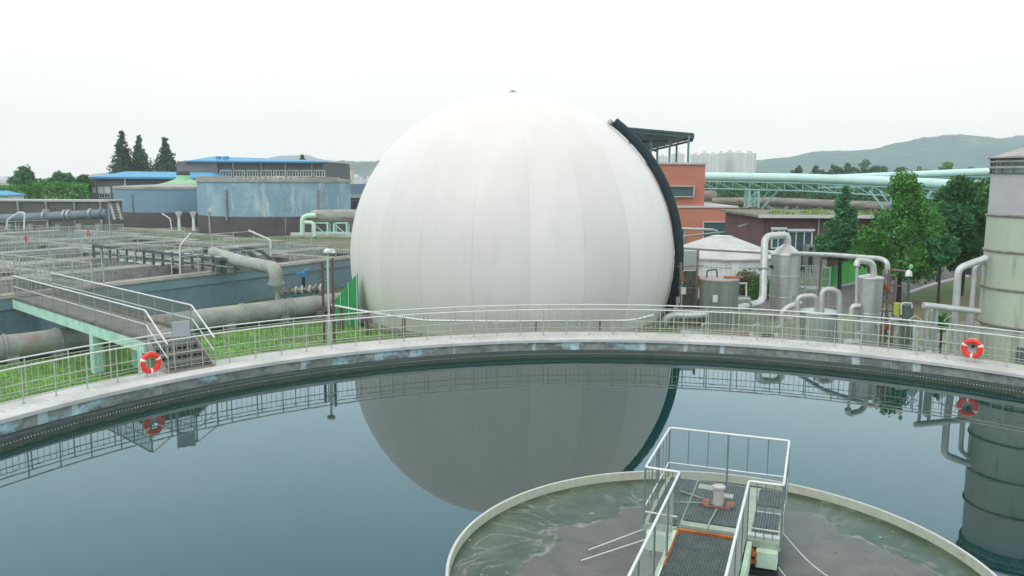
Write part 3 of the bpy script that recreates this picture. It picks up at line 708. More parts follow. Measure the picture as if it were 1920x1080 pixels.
def valve():
    D = 43.5; t = thing('valve_set', 'short flanged pipe with a bright blue valve actuator beside the slate wall', 'valve', at(565, 560, D))
    m1 = mat('valve_body', (.3, .27, .2), .7, col2=(.12, .12, .1), scale=6, lo=.45, hi=.55, var=.3)
    MB().tube([at(526, 549, D), at(606, 540, D)], .17, 14).build('pipe', m1, t)
    for x in (533, 543, 556, 568, 582, 593, 602):
        y = 549 - (x - 526) * 9 / 80; a = at(x - 1.5, y, D); c = at(x + 1.5, y, D); MB().tube([a, c], .29 if x in (543, 568, 593) else .25, 14).build('flange', m1 if x % 2 else mat('flange_pale', (.42, .45, .36), .6, var=.2), t)
    MB().tube([at(569, 543, D), at(569, 520, D)], .09, 10).build('stem', black, t)
    b = MB(); c = at(571, 514, D); b.cyl(c, .2, c.z - .14, c.z + .12, 14); b.box(c + V(-.28, 0, -.02), (.3, .16, .16)); b.tube([c + V(.1, 0, .14), c + V(.1, 0, .24)], .12, 12)
    b.build('actuator', mat('actuator_blue', (.03, .19, .36), .5, var=.15), t)
    MB().box(at(565, 556, D - .2), (2.2, .5, .25)).build('sill', mat('sill_teal', (.07, .14, .14), .8, var=.2), t)
valve()

slate = mat('slate_wall', (.15, .235, .265), .85, col2=(.185, .27, .30), scale=.35, lo=.4, hi=.65, var=.12, vscale=3, col3=(.115, .185, .205), scale3=1.2, lo3=.58, hi3=.72, stretch3=(1, 1, .3))
BZ = .9
P0 = G(20, 557, BZ); P1 = G(330, 515, BZ); P2 = G(600, 490, BZ)
wdir = (P2 - P0); wdir.z = 0; wdir.normalize()
def basin_pt(l, d, z=BZ):
    # along the front wall from P0, and back from it
    n_ = V(-wdir.y, wdir.x, 0)
    return V(P0.x, P0.y, 0) + wdir * l + n_ * d + V(0, 0, z)
deck_m = mat('basin_concrete', (.27, .265, .225), .9, col2=(.19, .195, .16), scale=.5, var=.25, vscale=3, col3=(.33, .31, .28), scale3=.25, lo3=.5, hi3=.6)
sludge = mat('sludge_water', (.145, .135, .125), .35, col2=(.20, .19, .18), scale=.25, stretch=(1, 1, 1), var=.12)
def basin():
    t = thing('aeration_basin', 'long slate blue concrete basin block with pale decks and grey sludge pools', 'basin', basin_pt(18, 0, GZ))
    LL0, LL1 = -75, 27; DD = 44
    b = MB(); b.add([basin_pt(LL0, 0, GZ - .2), basin_pt(LL1, 0, GZ - .2), basin_pt(LL1, 0, BZ - .55), basin_pt(LL0, 0, BZ - .55)], [(0, 1, 2, 3)])
    b.add([basin_pt(LL1, 0, GZ - .2), basin_pt(LL1, DD, GZ - .2), basin_pt(LL1, DD, BZ - .1), basin_pt(LL1, 0, BZ - .1)], [(0, 1, 2, 3)])
    b.build('front_wall', slate, t)
    b = MB(); b.bar(basin_pt(LL0, -.02, BZ - .30), basin_pt(LL1, -.02, BZ - .30), .12, .5); b.build('upper_band', mat('slate_band', (.18, .27, .30), .85, col2=(.21, .30, .33), scale=.4, var=.12), t)
    b = MB(); b.bar(basin_pt(LL0, 0, BZ - .02), basin_pt(LL1, 0, BZ - .02), .3, .08); b.build('wall_cap', mat('cap_concrete', (.32, .31, .27), .9, col2=(.22, .22, .18), scale=1, var=.25), t)
    # pools: rows between walkways
    rows = [(1.0, 6.0), (7.6, 12.6), (14.6, 21.5), (23, 30), (31.5, 42)]
    b = MB(); d0 = .15
    def slab(l0, l1, a, c, z=BZ - .06, th=.25): b.box(basin_pt((l0 + l1) / 2, (a + c) / 2, z), (l1 - l0, c - a, th), wdir)
    edges = [.15] + [q for r_ in rows for q in r_] + [DD]
    for i in range(0, len(edges), 2): slab(LL0, LL1, edges[i], edges[i + 1])
    cross = [-60, -46, -33, -22, -12, -4, 4.5, 13, 21.5, 26.4]
    for i, (a, c) in enumerate(rows):
        for l in cross: slab(l + i * 1.7 - .4, l + i * 1.7 + .4, a, c, BZ - .065, .25)
    b.build('deck', deck_m, t)
    b = MB(); b.add([basin_pt(LL0, .2, BZ - .55), basin_pt(LL1, .2, BZ - .55), basin_pt(LL1, DD, BZ - .55), basin_pt(LL0, DD, BZ - .55)], [(0, 1, 2, 3)])
    b.build('sludge', sludge, t)
    b = MB()
    for (a, c) in rows:
        for q in (a, c): b.bar(basin_pt(LL0, q, BZ - .35), basin_pt(LL1, q, BZ - .35), .06, .5)
    b.build('pool_wall', concrete_dark, t)
basin()
def basin_rail(l0, d0, l1, d1, label, bars=False, sp=1.6, m=None):
    a = basin_pt(l0, d0, BZ + .06); c = basin_pt(l1, d1, BZ + .06); m = m or dull_rail
    t = thing('basin_railing', label, 'railing', a, 'railings on the basin decks')
    MB().bar(a + V(0, 0, 1.05), c + V(0, 0, 1.05), .05, .05).build('top_rail', m, t)
    MB().bar(a + V(0, 0, .55), c + V(0, 0, .55), .03, .03).build('middle_rail', m, t)
    n = max(1, int((c - a).length / sp))
    for k in range(n + 1):
        p = a.lerp(c, k / n); MB().bar(p, p + V(0, 0, 1.05), .05, .05).build('post', m, t)
    if bars:
        b = MB(); n = int((c - a).length / .22)
        for k in range(n): p = a.lerp(c, k / n); b.bar(p, p + V(0, 0, 1.03), .022, .022)
        b.build('bar_panel', m, t)
basin_rail(-12, .2, 4.6, .2, 'barred railing at the front basin edge left of the footbridge', True)
basin_rail(8.5, .2, 17, .2, 'plain two-rail railing at the front basin edge right of the footbridge', False)
basin_rail(17.5, .3, 26.8, .3, 'barred railing on the front basin edge beside the white balloon', True)
basin_rail(-30, 6.8, 8, 6.8, 'long barred railing on the first deck row behind the footbridge', True, 2)
basin_rail(9, 7.3, 26, 7.3, 'long barred railing on the first deck row behind the pale bend pipe', True, 2)
basin_rail(-40, 13.6, 26, 13.6, 'railing across the second deck row of the basins', False, 2)
basin_rail(-50, 22.2, 26, 22.2, 'railing across the third deck row of the basins', True, 2.5)
basin_rail(-60, 30.8, 26, 30.8, 'railing across the fourth deck row of the basins', True, 2.5)
basin_rail(-70, 43, 26, 43, 'farthest railing along the back edge of the basins', False, 3)
basin_rail(4.5, 1, 4.5, 12.6, 'railing on a cross deck running away from the footbridge', False)
basin_rail(13, 1, 13, 12.6, 'railing on a cross deck running away from the bent white pole', False)

# dark air header with white drops that runs across the basins
def header():
    t = thing('air_header', 'dark slatted pipe header with pale boxes crossing the middle of the basins', 'pipe rack', basin_pt(6, 10, BZ))
    a = at(175, 462, 62); c = at(440, 486, 47); a.z = c.z = 2.0
    a = G(175, 461, 1.75); c = G(440, 488, 1.75)
    dm = mat('header_dark', (.065, .085, .095), .7, col2=(.07, .085, .08), scale=4, var=.3)
    d = (c - a)
    MB().bar(a, c, .16, .16).build('upper_pipe', dm, t); MB().bar(a - V(0, 0, .45), c - V(0, 0, .45), .14, .14).build('lower_pipe', dm, t)
    n = 15
    for k in range(n + 1):
        p = a.lerp(c, k / n); MB().bar(p + V(0, 0, .1), V(p.x, p.y, BZ + .05), .12, .12).build('post', dm, t)
    wm = mat('white_box', (.6, .62, .6), .6, var=.2)
    for k in range(3, n - 1):
        p = a.lerp(c, (k + .5) / n); MB().box(p + V(0, 0, (-.72 if k < 8 else .05)), (.5, .12, .12), d.normalized()).build('drop_box', wm if k % 3 else mint, t)
header()
def clutter_cluster():
    t = thing('pump_cluster', 'dark jumble of pumps and pipework where the pale bend pipe meets the basin', 'machinery', G(430, 500, BZ))
    rnd = random.Random(5); dm = MATS['header_dark']
    for k in range(9):
        p = G(rnd.uniform(385, 480), rnd.uniform(480, 512), BZ + .1); b = MB(); r = rnd.uniform(.12, .28); h = rnd.uniform(.3, .8)
        b.cyl(p, r, p.z, p.z + h, 12); b.cyl(p, r * 1.3, p.z + h, p.z + h + .06, 12); b.box(p + V(r, 0, .12), (.3, .2, .2))
        b.build('pump', [dm, galv, mint, rust][k % 4], t)
    pts = [G(410, 492, BZ + .3), G(425, 470, 1.9), G(460, 468, 2.0), G(490, 490, BZ + .4)]
    MB().tube(smooth_path(pts, .8, 5), .13, 12).build('arched_pipe', dm, t)
    MB().tube(smooth_path([q + V(.5, .4, .1) for q in pts], .8, 5), .1, 12).build('arched_pipe', dm, t)
    for k in range(4):
        a = G(345 + 20 * k, 486 + 4 * k, 1.5); MB().bar(a, a + V(1.6, 1.0, -.3), .06, .06).build('frame_bar', dull_rail, t)
clutter_cluster()
def stair_rail(px0, px1, D, lab, th=.045):
    t = thing('stair_rail', lab, 'railing', at(px0[0], px0[1], D), 'slanting stair rails on the basins')
    for dx in (0, 15 if D < 80 else 9):
        a = at(px0[0] + dx, px0[1], D); c = at(px1[0] + dx, px1[1], D + 3)
        MB().bar(a, c, th, th).build('rail', galv, t)
        for q in (.1, .9):
            p = a.lerp(c, q); MB().bar(p, p - V(0, 0, .9), th * .8, th * .8).build('post', galv, t)
stair_rail((372, 484), (415, 445), 56, 'pair of slanting stair rails beside the dark header pipe')
stair_rail((150, 455), (170, 432), 66, 'pair of slanting stair rails carrying a small red tag')
for x, y, D, lab in ((166, 438, 65.8, 'small red tag on the slanting stair rails'), (49, 447, 64, 'small red tag on the left basin railing')):
    b = MB(); b.box(at(x, y, D), (.28, .04, .32)); b.cyl(at(x, y, D) + V(0, -.03, 0), .05, at(x, y, D).z - .3, at(x, y, D).z + .3, 8)
    tag(b.build('red_tag', mat('tag_red', (.5, .06, .03), .6, var=.1)), lab, 'tag', 'red tags on the basin rails')
def davit(pts, D, lab, r=.055, base=None):
    P = [at(x, y, D) for x, y in pts]
    t = thing('bent_pole', lab, 'pole', V(P[0].x, P[0].y, base if base is not None else P[0].z), 'bent white poles')
    MB().tube(smooth_path(P, .12, 3), r, 8).build('pole', white_rail, t)
    MB().cyl(P[0], r * 2.2, P[0].z - .02, P[0].z + .05, 10).build('foot_plate', galv, t)
davit([(338, 516), (337, 462), (358, 437)], 47, 'white pole with its top bent to the right, at the basin edge')
davit([(508, 500), (507, 450), (466, 432)], 50, 'white pole with a long arm bent to the left, above the pale bend pipe')
davit([(12, 430), (14, 412), (36, 398), (46, 399), (45, 432)], 72, 'white hoop pole at the far left over the basins', .07)
davit([(322, 432), (319, 410), (303, 400)], 84, 'small white pole bent left, below the smooth blue tank', .06)
for x, lab in ((336, 'stubby white vent post below the smooth blue tank'), (363, 'white vent post with flared top below the two blue tanks')):
    p = at(x, 425, 84); b = MB(); b.cyl(p, .16, p.z - .4, p.z + .9, 12, .12); b.cyl(p, .12, p.z + .9, p.z + 1.5, 12, .35); tag(b.build('vent_post', white_rail), lab, 'vent', 'vent posts')
p = at(393, 425, 80); t = thing('floodlight_mast', 'grey mast with a round lamp head in front of the peeling blue tank', 'lamp', V(p.x, p.y, BZ))
MB().tube([V(p.x, p.y, BZ), V(p.x, p.y, at(393, 396, 80).z)], .08, 8).build('mast', galv, t); q = at(396, 393, 80); MB().cyl(q, .35, q.z - .2, q.z + .2, 14, .2).build('lamp_head', galv, t)
p = at(536, 445, 80); t = thing('antenna_mast', 'very thin mast with crossed arms in front of the peeling blue tank', 'mast', V(p.x, p.y, BZ))
MB().tube([V(p.x, p.y, BZ), V(p.x, p.y, at(536, 370, 80).z)], .045, 6).build('mast', concrete_dark, t); q = at(536, 393, 80); MB().bar(q - V(.7, 0, 0), q + V(.7, 0, 0), .05, .05).build('arm', concrete_dark, t)
# lamp post and cable rack by the balloon
def lamp_by_balloon():
    D = 35.2; p = at(618, 640, D)
    t = thing('lamp_post', 'pale post with a white cap lamp standing left of the white balloon', 'lamp post', V(p.x, p.y, GZ))
    q = at(614, 476, D); MB().tube([V(p.x, p.y, GZ), q], .048, 10).build('post', mat('post_pale', (.45, .49, .42), .6, var=.15), t)
    MB().tube([q, q + V(0, 0, .04), q + V(0, 0, .17), q + V(0, 0, .23)], [.08, .19, .16, .04], 16).build('lamp_cap', white_rail, t)
    t = thing('cable_rack', 'two dark brown upright channels with rungs behind the pale lamp post', 'rack', V(at(604, 640, D + .6).x, at(604, 640, D + .6).y, GZ))
    for x in (604, 623):
        a = at(x, 490 if x < 610 else 484, D + .6); MB().bar(V(a.x, a.y, GZ), a, .1, .1).build('channel', brown_steel, t)
    for y in (505, 548, 590): MB().bar(at(604, y, D + .6), at(623, y - 1, D + .6), .05, .06).build('rung', brown_steel, t)
    b = MB()
    for k in range(14): b.bar(at(606, 510 + 8 * k, D + .62), at(616, 510 + 8 * k, D + .62), .015, .015)
    b.build('wire_panel', galv, t)
lamp_by_balloon()

# ================================================================== background left
blue_plain = mat('blue_tank_plain', (.185, .29, .37), .8, col2=(.155, .255, .33), scale=.15, var=.06, vscale=1)
blue_peel = mat('blue_tank_peeling', (.21, .33, .39), .85, col2=(.30, .42, .46), scale=.35, lo=.5, hi=.62, stretch=(1, 1, .6), var=.12, vscale=2, col3=(.44, .50, .50), scale3=.45, lo3=.58, hi3=.68, stretch3=(1.3, 1.3, .35))
brown_base = mat('tank_base_brown', (.105, .085, .085), .9, col2=(.07, .065, .06), scale=.4, var=.2)
beige_cap = mat('beige_cap', (.36, .35, .31), .9, col2=(.26, .25, .21), scale=.5, var=.2)
def bluetank(cx_px, half_px, D, ytop, ymid, m, label, seg=72):
    c = at(cx_px, 400, D); r = half_px * D / F; Df = D - r
    zt = at(cx_px, ytop, Df).z; zm = at(cx_px, ymid, Df).z
    t = thing('storage_tank', label, 'storage tank', V(c.x, c.y, GZ), 'blue storage tanks')
    MB().lathe([(r * 1.0, zm), (r, zt)], V(c.x, c.y, 0), seg).build('shell', m, t)
    MB().lathe([(r + .03, GZ - .3), (r + .03, zm)], V(c.x, c.y, 0), seg).build('base_band', brown_base, t)
    MB().lathe([(r + .12, zt - .25), (r + .12, zt + .12), (r - .5, zt + .14), (0.01, zt + .5)], V(c.x, c.y, 0), seg, smooth=False).build('roof_rim', beige_cap, t)
    return t, c, r, zt, zm
t, c, r, zt, zm = bluetank(518, 137, 112, 338, 407, blue_peel, 'wide pale blue tank with peeling white patches and brown base')
for a in (-110, -42):
    d = V(math.cos(R(a)), math.sin(R(a)), 0); p = V(c.x, c.y, 0) + d * (r + .1); MB().bar(V(p.x, p.y, zm - .5), V(p.x, p.y, zt - 1.2), .35, .2).build('drain_pipe', concrete_dark, t)
random.seed(3)
# parapet stubs and gear on the wide tank roof
b = MB()
for k in range(40):
    a = R(200 + k * 3.6); b.box(V(c.x + (r - .2) * math.cos(a), c.y + (r - .2) * math.sin(a), zt + .25), (.4, .3, .25 + .25 * random.random()))
b.build('roof_clutter', beige_cap, t)
t, c, r, zt, zm = bluetank(322, 96, 126, 352, 399, blue_plain, 'smooth slate blue tank with brown base, left of the peeling tank')
a = R(-108); p = V(c.x + (r + .1) * math.cos(a), c.y + (r + .1) * math.sin(a), 0); MB().bar(V(p.x, p.y, zm), V(p.x, p.y, zt - 1), .2, .2).build('drain_pipe', concrete_dark, t)
def dome():
    D = 142; c = at(345, 360, D); s_ = D / F; z0 = at(345, 357, D).z
    t = thing('domed_tank', 'tank with a stepped light green cone dome and dark cap, between brown buildings', 'tank', V(c.x, c.y, GZ), 'blue storage tanks')
    gm = mat('dome_green', (.20, .42, .22), .7, col2=(.36, .52, .34), scale=.4, stretch=(1, 1, 3), var=.15)
    zz = lambda y: at(345, y, D).z
    MB().lathe([(58 * s_, z0), (54 * s_, zz(352)), (44 * s_, zz(347)), (42 * s_, zz(345)), (28 * s_, zz(341)), (13 * s_, zz(335)), (11 * s_, zz(328))], V(c.x, c.y, 0), 40).build('dome', gm, t)
    MB().lathe([(11 * s_, zz(329)), (12 * s_, zz(327)), (12 * s_, zz(321)), (0.01, zz(320))], V(c.x, c.y, 0), 20).build('cap', mat('cap_dark', (.04, .06, .05), .8, var=.2), t)
    MB().lathe([(59 * s_, GZ), (59 * s_, z0)], V(c.x, c.y, 0), 40).build('shell', blue_plain, t)
dome()
roof_blue = mat('roof_blue', (.03, .24, .40), .5, col2=(.045, .29, .46), scale=.5, var=.06)
brown_clad = mat('brown_cladding', (.15, .13, .13), .85, col2=(.19, .165, .16), scale=.3, stretch=(1, 1, 4), var=.1)
dark_clad = mat('dark_cladding', (.055, .062, .068), .7, col2=(.075, .08, .085), scale=.6, var=.15)
glass = mat('window_glass', (.055, .09, .10), .12, var=.2, spec=.8)
frame_w = mat('window_white', (.62, .62, .60), .6, var=.08)
def window(parent, c, w, h, ux, n, mull=1, fm=None, depth=.12, lintel=False, pane_m=None):
    """c centre on the wall plane, n outward normal"""
    fm = fm or frame_w; up_ = V(0, 0, 1); b = MB(); f = .09 if w > 1 else .06
    f = min(f, w * .15)
    b.box(c + n * depth * .5 + up_ * (h / 2 - f / 2), (w, depth, f), ux, n); b.box(c + n * depth * .5 - up_ * (h / 2 - f / 2), (w, depth, f), ux, n)
    for s_ in (-1, 1): b.box(c + n * depth * .5 + ux * s_ * (w / 2 - f / 2), (f, depth, h - 2 * f - .004), ux, n)
    for k in range(1, mull + 1): b.box(c + n * depth * .45 + ux * (-w / 2 + w * k / (mull + 1)), (f * .7, depth * .8, h - 2 * f - .004), ux, n)
    o = b.build('window', fm, parent)
    q = MB(); q.box(c + n * depth * .2, (w - 2 * f - .004, .03, h - 2 * f - .004), ux, n); q.build('pane', pane_m or glass, o)
    if lintel: MB().box(c + n * .12 + up_ * (h / 2 + .09), (w * 1.12, .28, .16), ux, n).build('lintel', fm, o)
def boxbuilding(name, label, x0, x1, ytop, D, depth, wallm, group=None, cat='building', yaw=0):
    a = at(x0, ytop, D); c = at(x1, ytop, D); zt = a.z * .5 + c.z * .5
    t = thing(name, label, cat, V((a.x + c.x) / 2, D + depth / 2, GZ), group)
    b = MB(); w = c.x - a.x; cx = (a.x + c.x) / 2
    b.box(V(cx, D + depth / 2, (zt + GZ) / 2 - .1), (w, depth, zt - GZ + .2)); b.build('wall', wallm, t)
    return t, a, c, zt
# left hall with blue roof
t, a, c, zt = boxbuilding('brown_hall', 'low brown hall with a thin blue roof, below the tall conifers', 164, 400, 333, 150, 24, brown_clad)
s_ = 150 / F
MB().box(V((at(236, 340, 150).x + c.x) / 2, 149.95, zt - .7), (c.x - at(236, 340, 150).x, .3, 1.6)).build('eaves_band', dark_clad, t)
b = MB(); zr = zt + .05
b.add([V(at(176, 333, 150).x, 149.2, zr), V(c.x + .5, 149.2, zr), V(c.x + .5, 174, zr), V(at(176, 333, 150).x, 174, zr), V(at(202, 333, 150).x, 157, zr + 1.1), V(c.x - 3, 157, zr + 1.0)], [(0, 1, 5, 4), (1, 2, 5), (2, 3, 4, 5), (3, 0, 4)])
b.box(V((at(176, 333, 150).x + c.x) / 2 + .2, 149.15, zr - .1), (c.x - at(176, 333, 150).x + .8, .3, .35)); b.build('roof', roof_blue, t)
for x0, x1 in ((164, 170), (174, 180), (184, 194), (196, 207), (212, 217)):
    cc = at((x0 + x1) / 2, 356, 150); window(t, V(cc.x, 150, cc.z), (x1 - x0) * s_, 1.1, V(1, 0, 0), V(0, -1, 0), 0, pane_m=mat('blind_pale', (.62, .6, .58), .5, var=.05))
for x0, x1 in ((186, 207),):
    cc = at((x0 + x1) / 2, 367, 150); window(t, V(cc.x, 150, cc.z), (x1 - x0) * s_, .9, V(1, 0, 0), V(0, -1, 0), 3)
MB().cyl(V(at(236, 333, 150).x, 149.6, 0), .12, GZ, zt, 8).build('downpipe', frame_w, t)
# right hall with blue roof and window row
t, a, c, zt = boxbuilding('window_hall', 'long dark brown hall with a row of white framed windows and blue roof', 332, 606, 303, 160, 26, dark_clad)
s_ = 160 / F
MB().box(V((a.x + at(408, 300, 160).x) / 2, 159.9, zt - 1.4), (at(408, 300, 160).x - a.x, .4, 2.7)).build('side_panel', brown_clad, t)
b = MB(); zr = zt + .05; xl = at(350, 303, 160).x
b.add([V(xl, 159.4, zr), V(c.x + .2, 159.4, zr), V(c.x + .2, 186, zr), V(xl, 186, zr), V(at(372, 300, 160).x, 168, zr + 1.1), V(c.x - 6, 168, zr + .55)], [(0, 1, 5, 4), (1, 2, 5), (2, 3, 4, 5), (3, 0, 4)])
b.box(V((xl + c.x) / 2, 159.3, zr - .08), (c.x - xl + .4, .3, .3)); b.build('roof', roof_blue, t)
for x in (410, 424): q = at(x, 298, 165); MB().cyl(q, .5, q.z - .6, q.z + .5, 12, .6).build('roof_vent', roof_blue, t)
for k in range(8):
    x0 = 413 + k * 25; cc = at(x0 + 11, 325, 160); window(t, V(cc.x, 160, cc.z), 21 * s_, 1.25, V(1, 0, 0), V(0, -1, 0), 3, depth=.2)
for x in (437, 490, 535, 585): q = at(x, 320, 159.5); MB().bar(V(q.x, 159.6, GZ), V(q.x, 159.6, zt), .18, .1).build('downpipe', galv, t)
MB().box(V((at(412, 333, 159).x + at(606, 333, 159).x) / 2, 159.6, at(500, 335, 159).z), ((606 - 412) * s_, .8, .5)).build('ledge', beige_cap, t)
# small blue building at the balloon edge
t, a, c, zt = boxbuilding('blue_shed', 'slate blue shed partly hidden by the left edge of the balloon', 652, 700, 345, 130, 12, mat('shed_blue', (.12, .19, .25), .8, var=.1))
MB().box(V((a.x + c.x) / 2, 129.8, at(660, 368, 130).z), (c.x - a.x + .1, .5, .5)).build('ledge', beige_cap, t); MB().box(V((a.x + c.x) / 2, 129.85, at(660, 382, 130).z), (c.x - a.x, .4, 1.0)).build('opening', black, t)
# far left long wall, duct and stair
def far_left_wall():
    D = 100; zt = at(0, 377, D).z; xr = at(206, 373, D).x; xl = -95
    t = thing('slatted_gallery', 'long low dark slatted gallery with a pale top edge at the far left', 'wall', V(-50, D, GZ))
    sm = mat('slatted_dark', (.085, .09, .082), .85, col2=(.12, .115, .10), scale=3, stretch=(3, 1, .2), var=.15)
    MB().box(V((xl + xr) / 2, D + 1.5, (zt + .3) / 2), (xr - xl, 3, zt - .3)).build('wall', sm, t)
    MB().box(V((xl + xr) / 2, D + 1.5, zt + .08), (xr - xl + .6, 3.4, .2)).build('top_edge', mat('edge_pale', (.42, .42, .38), .8, var=.15), t)
    MB().box(V((xl + xr) / 2, D + 1.5, (GZ + .3) / 2 + .0), (xr - xl + .02, 3.03, .3 - GZ)).build('base', mat('base_mauve', (.22, .19, .18), .9, var=.2), t)
    for x in (35, 88, 141, 190): q = at(x, 390, D); MB().bar(V(q.x, D - .1, GZ), V(q.x, D - .1, zt), .25, .2).build('pilaster', concrete_dark, t)
    D2 = 92
    t = thing('blue_duct', 'fat blue-grey pipe with bright clamps running in front of the dark gallery', 'pipe', V(-45, D2, GZ))
    bm_ = mat('duct_bluegrey', (.17, .21, .24), .7, .1, col2=(.11, .15, .17), scale=.8, var=.15)
    P = [at(-120, 414, D2), at(0, 411, D2), at(100, 406, D2), at(200, 401, D2)]
    MB().tube(P, .52, 16).build('pipe', bm_, t)
    for x in (84, 122, 130, 170, 190): MB().tube([at(x - 2, 409 - (x) * .045, D2), at(x + 2, 409 - x * .045, D2)], .62, 16).build('clamp', galv if x != 190 else bm_, t)
    MB().cyl(at(86, 400, D2), .35, at(86, 405, D2).z, at(86, 393, D2).z, 12).build('branch', galv, t)
    for x in (20, 60, 110, 150, 185): q = at(x, 412, D2); MB().box(V(q.x, D2, (GZ + q.z) / 2 - .2), (.5, .8, q.z - GZ - .5)).build('support', concrete_dark, t)
    D3 = 90; t = thing('lattice_stair', 'pale steel stair flight leaning against the smooth blue tank', 'stairs', V(at(215, 400, D3).x, D3, GZ))
    for dx in (0, 13): MB().bar(at(205 + dx, 375, D3), at(215 + dx, 412, D3 - 1), .25, .15).build('stringer', beige_cap, t)
    for k in range(7): y = 378 + k * 5; MB().bar(at(206 + k * 1.4, y, D3), at(219 + k * 1.4, y, D3), .3, .08).build('step', galv, t)
    MB().box(at(212, 376, D3), (1.4, 1.2, .12)).build('landing', beige_cap, t); MB().bar(at(203, 376, D3), V(at(203, 376, D3).x, D3, GZ), .12, .12).build('leg', galv, t)
far_left_wall()
def drum():
    D = 76; t = thing('drum_pipe', 'fat dirty beige horizontal drum on a mint green frame left of the balloon', 'vessel', V(at(620, 445, D).x, D, BZ))
    dm = mat('drum_beige', (.40, .35, .31), .8, col2=(.22, .22, .18), scale=1.2, stretch=(.5, 1, 3), var=.15)
    a = at(588, 405, D); c = at(720, 404, D)
    MB().tube([a - V(.28, 0, 0), a - V(.2, 0, 0), a, c], [.2, .42, .56, .56], 24).build('drum', dm, t)
    b = MB()
    for x in (588, 616, 628, 652):
        p = at(x, 418, D); 
        for dy in (-.5, .5): MB().bar(V(p.x, D + dy, 1.2), V(p.x, D + dy, p.z), .14, .14).build('leg', mint, t)
    for x0, x1 in ((588, 616), (628, 652)):
        MB().bar(at(x0, 418, D - .5), at(x1, 418, D - .5), .12, .12).build('crossbar', mint, t); MB().bar(at(x0, 421, D - .5), at(x1, 442, D - .5), .08, .08).build('brace', mint, t)
    MB().bar(at(588, 435, D - .5), at(656, 436, D - .5), .1, .1).build('crossbar', mint, t)
    MB().tube(smooth_path([at(567, 447, D - 1), at(567, 409, D - 1), at(576, 404, D - 1), at(592, 404, D - 1)], .5, 4), .22, 12).build('inlet_pipe', mint_light, t)
    MB().tube(smooth_path([at(571, 417, D - 1.5), at(588, 417, D - 1.5), at(590, 450, D - 1.5)], .5, 4), .17, 12).build('outlet_pipe', mint_light, t)
    sheet('drum_plinth', [at(545, 440, 74).to_tuple(), (4, 74), (4, 80), at(545, 440, 80).to_tuple()], 1.0, deck_m, 'structure')
drum()
q = at(622, 470, 58); b = MB(); b.cyl(q, .35, q.z - .15, q.z + .1, 14, .2); tag(b.build('white_vent', white_rail), 'small white roof vent on the deck below the mint frame', 'vent')

# ================================================================== vegetation
def leafmat(name, c, c2, isl=.45):
    return mat(name, c, .7, col2=c2, scale=.35, lo=.4, hi=.6, var=.25, vscale=1.8, island=isl, trans=.25, spec=.25)
leaf_dark = leafmat('leaf_dark', (.03, .115, .04), (.05, .155, .05))
leaf_teal = leafmat('leaf_teal', (.05, .17, .07), (.075, .22, .085))
leaf_mid = leafmat('leaf_mid', (.045, .17, .04), (.07, .22, .05))
leaf_bright = leafmat('leaf_bright', (.055, .22, .03), (.08, .27, .05))
leaf_cyp = leafmat('leaf_cypress', (.035, .10, .065), (.05, .135, .08))
bark = mat('bark', (.035, .03, .025), .95, var=.3)
def leaf(b, p, s, rnd):
    n = Vector((rnd.gauss(0, 1), rnd.gauss(0, 1), rnd.gauss(0, 1) + .4)).normalized(); u = n.orthogonal().normalized(); w = n.cross(u)
    a = rnd.uniform(0, 6.28); u, w = u * math.cos(a) + w * math.sin(a), w * math.cos(a) - u * math.sin(a)
    b.add([p - u * s, p - w * s * .45 + u * .2 * s, p + u * s, p + w * s * .45 - u * .1 * s], [(0, 1, 2, 3)])
def crown_clumps(rnd, kind, base, H, Wd):
    """list of (centre, radius) clumps"""
    out = []
    if kind == 'cypress':
        n = 90
        for k in range(n):
            t_ = k / n; r = Wd * (1 - t_) ** .8 * (.95 + .2 * rnd.random()); a = rnd.uniform(0, 6.28); q = rnd.uniform(.3, .8)
            out.append((base + V(math.cos(a) * r * q, math.sin(a) * r * q, H * t_), max(.16 * Wd, r * .55)))
    elif kind == 'conifer':
        n = 110
        for k in range(n):
            t_ = (k / n) ** 1.15; r = Wd * (1 - t_) ** .75 * (.75 + .5 * rnd.random()); a = rnd.uniform(0, 6.28); q = rnd.uniform(.15, .9)
            out.append((base + V(math.cos(a) * r * q, math.sin(a) * r * q, H * t_ - .12 * r * q), max(.10 * Wd, Wd * .30 * (1.1 - t_))))
    elif kind == 'pine':
        n = 70
        for k in range(n):
            t_ = rnd.random(); r = Wd * .95 * min(1, (1 - t_) * 1.35 + .06) * min(1, .5 + t_ * 3); a = rnd.uniform(0, 6.28); q = math.sqrt(rnd.random())
            out.append((base + V(math.cos(a) * r * q, math.sin(a) * r * q, H * t_), Wd * rnd.uniform(.13, .30)))
    else:
        n = 34
        for k in range(n):
            a = rnd.uniform(0, 6.28); e = rnd.uniform(-1, 1); r = rnd.random() ** .4
            out.append((base + V(math.cos(a) * math.sqrt(1 - e * e) * r * Wd, math.sin(a) * math.sqrt(1 - e * e) * r * Wd, H * .5 + e * H * .45 * r), Wd * rnd.uniform(.22, .36)))
    return out
